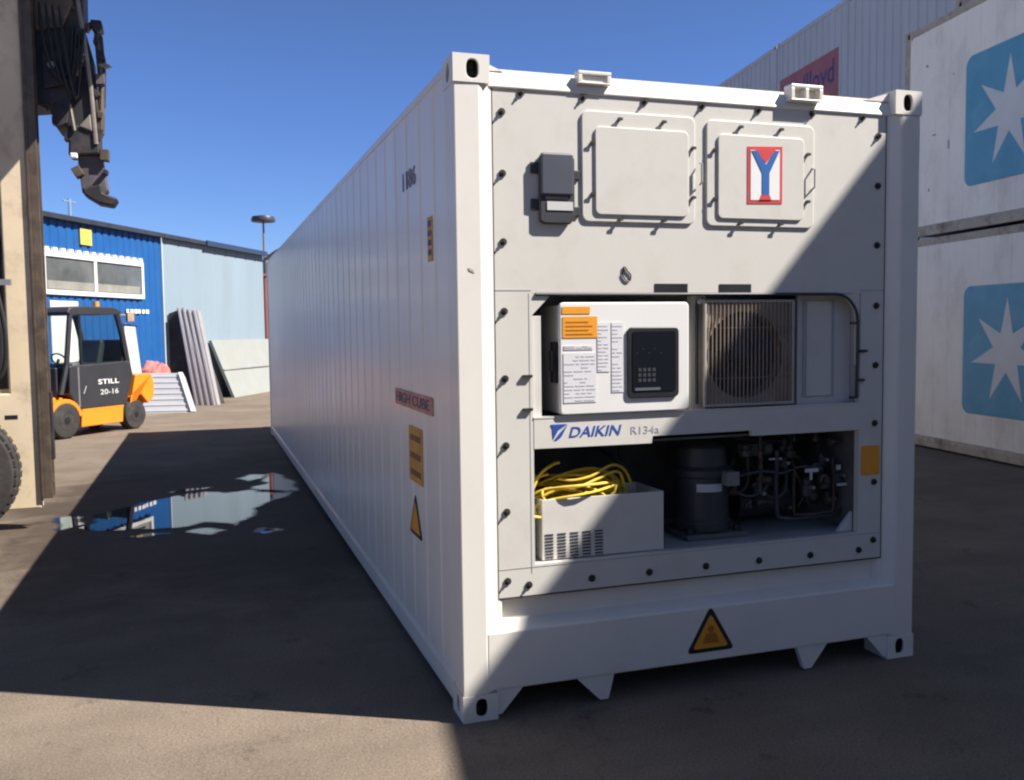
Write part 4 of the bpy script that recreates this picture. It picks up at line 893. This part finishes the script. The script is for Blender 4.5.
# local: x forward, y=0 is the outer face of the near wheels, y negative across to the far side
FWD = 1.10
def fside(pts, y0, y1): return [(x, y0, z) for x, z in pts], (0, y1-y0, 0)
b = MB(); pts, v = fside([(.42, .30), (.42, .62), (.20, .70), (-.22, .66), (-.42, .36), (-1.35, .36), (-1.48, .62), (-1.62, .98), (-2.02, .98), (-2.08, .80), (-2.06, .52), (-1.94, .40), (-1.86, .22), (-1.35, .18), (-.3, .18)], -.16, -.98); b.prism(pts, v)
b.build("chassis", FORKO, FK, bevel=.03)
b = MB(); q, v = fside([(-.33, .16), (-.36, .50), (-.30, .56), (-1.36, .56), (-1.30, .40), (-1.28, .16)], -.03, -.16); b.prism(q, v); b.build("side_step", FORKO, FK, bevel=.015)
for y0, y1 in ((-.02, -.16), (-1.0, -1.12)):
    b = MB(); pts = [(.36*math.cos(R(a)), .30+.36*math.sin(R(a))) for a in range(10, 171, 16)]+[(.30*math.cos(R(a)), .29+.30*math.sin(R(a))) for a in range(170, 9, -16)]; q, v = fside(pts, y0, y1); b.prism(q, v); b.build("fender", FORKO, FK, bevel=.01)
b = MB(); q, v = fside([(-1.40, .30), (-1.52, .62), (-1.62, .985), (-2.02, .985), (-2.09, .80), (-2.07, .55), (-1.92, .44), (-1.74, .62), (-1.5, .60), (-1.44, .30)], -.02, -1.12); b.prism(q, v); b.build("counterweight", FORKO, FK, bevel=.04)
b = MB(); q, v = fside([(-.30, .46), (-.10, .74), (-.12, 1.20), (-1.50, 1.24), (-1.56, .98), (-1.36, .46)], -.02, -1.09); b.prism(q, v); b.build("door_skirt", FORKD, FK, bevel=.02)
lettering("STILL", (-.72, -.018, .86), (-1, 0, 0), (0, 0, 1), .48, .085, .004, WHITE, FK, "maker_lettering", bold=.012)
lettering("20-16", (-.76, -.018, .68), (-1, 0, 0), (0, 0, 1), .42, .09, .004, SILVER, FK, "model_lettering", bold=.008)
b = MB(); b.box((-.28, -.021, .5), (-.31, -.016, 1.18)); b.tube([(-.38, -.008, .72), (-.44, -.008, .85)], .012, 6); b.build("door_handle", STEEL, FK)
# cab frame
def bar(name, pts, r=.038, m=FORKD):
    b = MB(); b.tube(pts, r, 6); return b.build(name, m, FK)
for y in (-.09, -1.04):
    bar("front_pillar", [(.02, y, .74), (-.12, y, 1.2), (-.24, y, 2.10)], .045); bar("rear_pillar", [(-1.50, y, 1.2), (-1.40, y, 1.7), (-1.28, y, 2.10)], .055); bar("middle_pillar", [(-.44, y, 1.2), (-.42, y, 2.1)], .03)
b = MB(); q, v = fside([(-.14, 2.09), (-.20, 2.17), (-.5, 2.20), (-1.2, 2.19), (-1.38, 2.12), (-1.36, 2.06), (-.2, 2.04)], -.05, -1.08); b.prism(q, v); b.build("cab_roof", FORKD, FK, bevel=.02)
b = MB(); b.box((-.24, -1.04, 1.16), (-.14, -.09, 1.24)); b.box((-1.5, -1.04, 1.16), (-1.44, -.09, 1.26)); b.build("cross_rail", FORKD, FK)
b = MB(); b.box((.02, -.95, .62), (.06, -.14, 1.18)); b.build("front_cowl", FORKD, FK, bevel=.02)
b = MB(); b.prism([(-.10, -.12, 1.2), (-.10, -1.02, 1.2), (-.21, -1.02, 2.06), (-.21, -.12, 2.06)], (.006, 0, 0)); b.build("windscreen", CLEAR, FK)
b = MB(); b.box((-1.3, -.06, 1.22), (-.3, -.055, 2.05)); b.build("door_pane", CLEAR, FK)
b = MB(); b.box((-1.15, -.82, .9), (-.70, -.34, 1.05)); b.prism([(-1.02, -.80, 1.05), (-1.16, -.80, 1.05), (-1.30, -.80, 1.60), (-1.18, -.80, 1.62)], (0, .44, 0)); b.build("driver_seat", CHAR, FK, bevel=.03)
b = MB(); b.tube([(-.42+.05*math.cos(a), -.56+.15*math.sin(a), 1.30+.10*math.cos(a)) for a in [2*math.pi*k/20 for k in range(20)]], .014, 6, closed=True); b.tube([(-.42, -.56, 1.30), (-.25, -.56, 1.0)], .025, 6); b.build("steering_wheel", BLACK, FK)
def fwheel(x, R_, y0=0, wdt=.24):
    prof = [(R_*.50, 0), (R_*.62, .0), (R_*.92, .012), (R_, .04), (R_, wdt-.04), (R_*.92, wdt-.012), (R_*.5, wdt)]
    b = MB(); b.lathe((x, y0, R_), (0, -1, 0), prof, 30); wo = b.build("wheel", TYRE, FK, smooth=True)
    b = MB(); b.lathe((x, y0+.003, R_), (0, -1, 0), [(.0001, .0), (R_*.2, 0), (R_*.25, .05), (R_*.42, .04), (R_*.5, .0), (R_*.53, .004), (R_*.5, .1)], 24); b.build("rim", BLACK, wo, smooth=True)
for y0 in (0, -.88): fwheel(0, .30, y0); fwheel(-1.58, .265, y0, .22)
b = MB()
for y in (-.30, -.80): b.box((.42, y-.05, .12), (.54, y+.05, 2.05))
for z in (.3, 1.2, 1.98): b.box((.44, -.78, z), (.52, -.32, z+.09))
b.build("mast", FORKD, FK, bevel=.006)
for y in (-.32, -.78): b = MB(); b.box((.56, y-.05, .06), (.60, y+.05, .6)); b.prism([(.56, y-.05, .06), (1.6, y-.05, .06), (1.6, y-.05, .075), (.56, y-.05, .10)], (0, .1, 0)); b.build("fork", SPREAD, FK)
b = MB(); b.box((-1.44, -1.0, 1.2), (-1.40, -.12, 1.62)); b.build("rear_panel", FORKD, FK, bevel=.01)
b = MB(); b.cyl((-1.25, -.5, 2.20), (-1.25, -.5, 2.30), .05, 12); b.build("beacon", ORANGE, FK)
b = MB(); b.tube([(-1.36, -.09, 2.06), (-1.52, -.02, 2.05)], .012, 6); b.box((-1.62, -.05, 1.94), (-1.46, .0, 2.10)); b.build("mirror", mat("tan_mirror", (.45, .30, .18), .5, var=.3), FK, bevel=.01)
bar("tail_rail", [(-1.45, -.09, 1.88), (-1.78, -.09, 1.86)], .02)

# ------------------------------------------------------------------ container handler on the left edge
HM = thing("container_handler", "cream painted container handler with greasy mast and hanging black grapple arm at the left edge", "container handler", (-3.17, 4.9, 0))
def H(p): return (p[0]+3.17, p[1]-4.9, p[2])
b = MB()
pts = [(-8.6, .55), (-8.6, 1.9), (-5.6, 2.2), (-5.6, 1.22), (-2.655, 1.22), (-2.655, 3.9), (-2.75, 4.9), (-2.75, 6.4), (-2.44, 6.4), (-2.44, .19), (-2.78, .19), (-2.78, .42), (-2.9, 1.0), (-3.17, 1.17), (-3.5, 1.0), (-3.7, .55)]
b.prism([H((x, 5.22, z)) for x, z in pts], (0, .10, 0)); b.build("frame_plate", CREAM, HM, bevel=.012)
b = MB(); b.prism([H((x-.36, 7.0, z)) for x, z in pts], (0, .10, 0)); b.build("frame_plate", CREAM, HM, bevel=.012)
b = MB(); b.box(H((-8.5, 5.33, .6)), H((-3.4, 6.99, 1.3))); b.box(H((-8.5, 5.33, 1.3)), H((-6.0, 6.99, 1.9))); b.build("machine_body", CREAM, HM, bevel=.03)
b = MB(); b.box(H((-2.70, 5.217, .995)), H((-2.60, 5.24, 1.03))); b.build("plate_slot", BLACK, HM)
# mast channels on the front
for y, sx_ in ((5.19, 0), (6.85, -.36)):
    b = MB(); b.box(H((-2.437+sx_, y, .28)), H((-2.41+sx_, y+.16, 6.5))); b.box(H((-2.41+sx_, y, .28)), H((-2.345+sx_, y+.025, 6.5))); b.box(H((-2.41+sx_, y+.135, .28)), H((-2.345+sx_, y+.16, 6.5))); b.build("mast_channel", MASTB, HM, bevel=.004)
    b = MB(); b.box(H((-2.40+sx_, y+.04, .8)), H((-2.365+sx_, y+.13, 6.5))); b.build("inner_channel", SPREAD, HM)
for z in (.5, 2.4, 6.2): b = MB(); b.prism([H((-2.62, 5.36, z)), H((-2.50, 5.36, z)), H((-2.86, 6.84, z)), H((-2.98, 6.84, z))], (0, 0, .2)); b.build("mast_crossbar", MASTB, HM)
b = MB(); b.box(H((-2.345, 5.20, .62)), H((-2.325, 5.30, 1.22))); b.build("guard_strip", SPREAD, HM)
# dark cab opening and hoses
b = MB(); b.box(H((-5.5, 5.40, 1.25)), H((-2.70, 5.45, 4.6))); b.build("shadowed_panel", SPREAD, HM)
for k in range(4):
    P = [(-2.9-.03*k, 5.15, 3.9), (-2.82-.03*k, 5.12, 3.2), (-2.72-.035*k, 5.10, 2.3), (-2.645-.035*k, 5.09, 1.8), (-2.66-.04*k, 5.09, 1.45), (-2.78-.03*k, 5.10, 1.32), (-2.95, 5.12, 1.42), (-3.05, 5.15, 1.8)]
    b = MB(); b.tube(smooth_path([H(p) for p in P]), .018, 8); b.build("hydraulic_hose", RUBBER, HM, smooth=True)
b = MB(); b.box(H((-2.86, 5.08, 2.16)), H((-2.58, 5.13, 2.21))); b.build("hose_clamp", STEEL, HM)
def bigwheel(x, y0):
    RR = .565; wdt = .36
    b = MB(); b.lathe(H((x, y0+wdt, RR)), (0, -1, 0), [(RR*.60, 0), (RR*.66, 0), (RR*.94, .03), (RR*.985, .07), (RR*.985, wdt-.07), (RR*.94, wdt-.03), (RR*.66, wdt), (RR*.60, wdt-.02)], 48)
    wo = b.build("wheel", TYRE, HM, smooth=True)
    b = MB(); c = Vector(H((x, y0+wdt/2, RR)))
    for k in range(44):
        a = 2*math.pi*k/44
        for s in (-1, 1):
            aa = a+(0 if s < 0 else math.pi/44); m_ = Matrix.Translation(c) @ Matrix.Rotation(aa, 4, 'Y')
            b.box((RR*.93, s*.03, -.026), (RR*.998, s*(wdt/2-.05), .026), m_)
    b.build("tread_blocks", TYRE, wo)
    b = MB(); b.lathe(H((x, y0+wdt, RR)), (0, -1, 0), [(RR*.58, wdt-.10), (RR*.6, wdt+.002), (RR*.64, wdt+.004), (RR*.58, wdt-.02), (RR*.52, wdt-.12), (RR*.25, wdt-.12), (RR*.22, wdt-.02), (.0001, wdt-.01)], 36); b.build("rim", RIM, wo, smooth=True)
bigwheel(-3.13, 4.80); bigwheel(-7.6, 4.80)
# carriage, grapple arm and hook
def hp(pts, y0, y1, name, m, parent=HM, bev=.01):
    b = MB(); b.prism([H((x, y0, z)) for x, z in pts], (0, y1-y0, 0)); return b.build(name, m, parent, bevel=bev)
hp([(-2.42, 3.75), (-2.42, 6.2), (-1.92, 6.2), (-1.95, 4.58), (-2.03, 4.40), (-2.06, 3.95), (-2.12, 3.62), (-2.21, 3.57), (-2.27, 3.77)], 5.40, 5.80, "carriage", SPREAD)
hp([(-2.34, 4.4), (-2.34, 5.2), (-2.05, 5.2), (-2.03, 4.66), (-2.12, 4.44)], 5.34, 5.398, "carriage_plate", MASTB)
hp([(-2.30, 3.90), (-2.30, 4.25), (-2.14, 4.25), (-2.12, 3.95)], 5.36, 5.398, "carriage_plate", SPREAD)
hp([(-2.12, 3.42), (-2.15, 3.95), (-2.06, 4.4), (-1.95, 4.46), (-1.89, 4.2), (-1.86, 3.7), (-1.86, 3.40), (-2.10, 3.34)], 5.46, 5.66, "upper_arm", SPREAD)
hp([(-2.13, 3.34), (-2.115, 3.62), (-1.87, 3.60), (-1.86, 3.36)], 5.44, 5.72, "knuckle", SPREAD, bev=.02)
hp([(-2.035, 3.02), (-2.065, 3.38), (-1.86, 3.40), (-1.815, 3.05), (-1.87, 2.98)], 5.50, 5.68, "lower_arm", ARMG)
hp([(-2.03, 3.06), (-2.02, 3.00), (-1.90, 2.925), (-1.78, 2.905), (-1.735, 2.975), (-1.80, 2.995), (-1.86, 3.02), (-1.87, 3.10)], 5.46, 5.72, "grab_hook", SPREAD, bev=.015)
hp([(-2.12, 4.10), (-2.08, 4.25), (-1.97, 4.33), (-1.95, 4.22), (-2.02, 4.05), (-2.10, 4.02)], 5.42, 5.455, "side_lug", ROD)
hp([(-2.03, 3.60), (-1.93, 3.72), (-1.92, 3.56)], 5.42, 5.455, "side_lug", ROD)
for P, r_, m_, nm in (([(-2.00, 5.40, 4.75), (-1.955, 5.42, 4.35), (-1.92, 5.44, 3.95), (-1.895, 5.44, 3.45)], .022, ROD, "cylinder_rod"),
                      ([(-2.14, 5.42, 4.05), (-2.09, 5.42, 3.75), (-2.065, 5.42, 3.56)], .014, ROD, "cylinder_rod"),
                      ([(-1.85, 5.5, 4.45), (-1.83, 5.5, 4.0), (-1.855, 5.5, 3.55)], .03, MASTB, "lift_cylinder"),
                      ([(-1.90, 5.5, 4.55), (-1.83, 5.5, 4.42), (-1.815, 5.5, 4.1), (-1.83, 5.5, 3.8)], .025, SPREAD, "guide_bar")):
    b = MB(); b.tube([H(p) for p in P], r_, 8); b.build(nm, m_, HM, smooth=True)
b = MB(); b.box(H((-2.33, 4.2, 5.12)), H((-.97, 5.85, 5.75))); b.build('spreader_beam', SPREAD, HM, bevel=.02)
hp([(-1.90, 4.50), (-1.90, 4.56), (-1.81, 4.56), (-1.80, 4.48), (-1.85, 4.44)], 5.44, 5.60, "pivot_block", SPREAD)
hp([(-1.87, 4.22), (-1.86, 4.30), (-1.80, 4.28), (-1.79, 4.20)], 5.44, 5.60, "pivot_block", SPREAD)
hp([(-1.86, 4.17), (-1.80, 4.19), (-1.735, 4.165), (-1.80, 4.14)], 5.46, 5.52, "locking_pin", ROD, bev=.004)
hp([(-2.11, 3.31), (-2.11, 3.36), (-2.05, 3.36), (-2.05, 3.31)], 5.40, 5.44, "grease_cap", WHITE, bev=.01)
rs = random.Random(21)
for (x, z) in ((-1.86, 4.38), (-1.84, 4.05), (-1.87, 3.9), (-1.85, 3.72), (-1.88, 3.55), (-1.83, 3.36), (-1.83, 3.2), (-2.13, 3.5), (-2.22, 3.66), (-2.30, 3.78), (-2.06, 3.2), (-1.93, 4.5)):
    q_ = rs.uniform(.018, .038); b = MB(); m_ = Matrix.Translation(H((x, 5.5, z))) @ Matrix.Rotation(rs.uniform(-.6, .6), 4, 'Y')
    b.box((-q_, -.06, -q_*rs.uniform(.6, 1.6)), (q_, .06, q_*rs.uniform(.6, 1.8)), m_); b.build("lug", rs.choice((SPREAD, MASTB, ARMG)), HM, bevel=.004)
for k in range(14):
    x, z = rs.uniform(-2.28, -1.95), rs.uniform(3.75, 4.7); b = MB(); b.cyl(H((x, 5.40, z)), H((x, 5.375, z)), rs.uniform(.010, .02), 8); b.build("bolt_head", rs.choice((MASTB, ROD, SPREAD)), HM)
for k in range(4):
    P = [(-2.30+.05*k, 5.36, 4.7), (-2.27+.06*k, 5.30, 4.3-.05*k), (-2.18+.05*k, 5.30, 4.0-.06*k), (-2.08+.03*k, 5.36, 4.1), (-2.04+.03*k, 5.38, 4.45)]
    b = MB(); b.tube(smooth_path([H(p) for p in P]), .012, 8); b.build("hydraulic_hose", RUBBER, HM, smooth=True)
for (x, z) in ((-2.22, 4.1), (-2.18, 4.75), (-2.2, 5.1)):
    b = MB(); b.cyl(H((x, 5.335, z)), H((x, 5.30, z)), .03, 10); b.build("pivot_pin", ROD, HM)
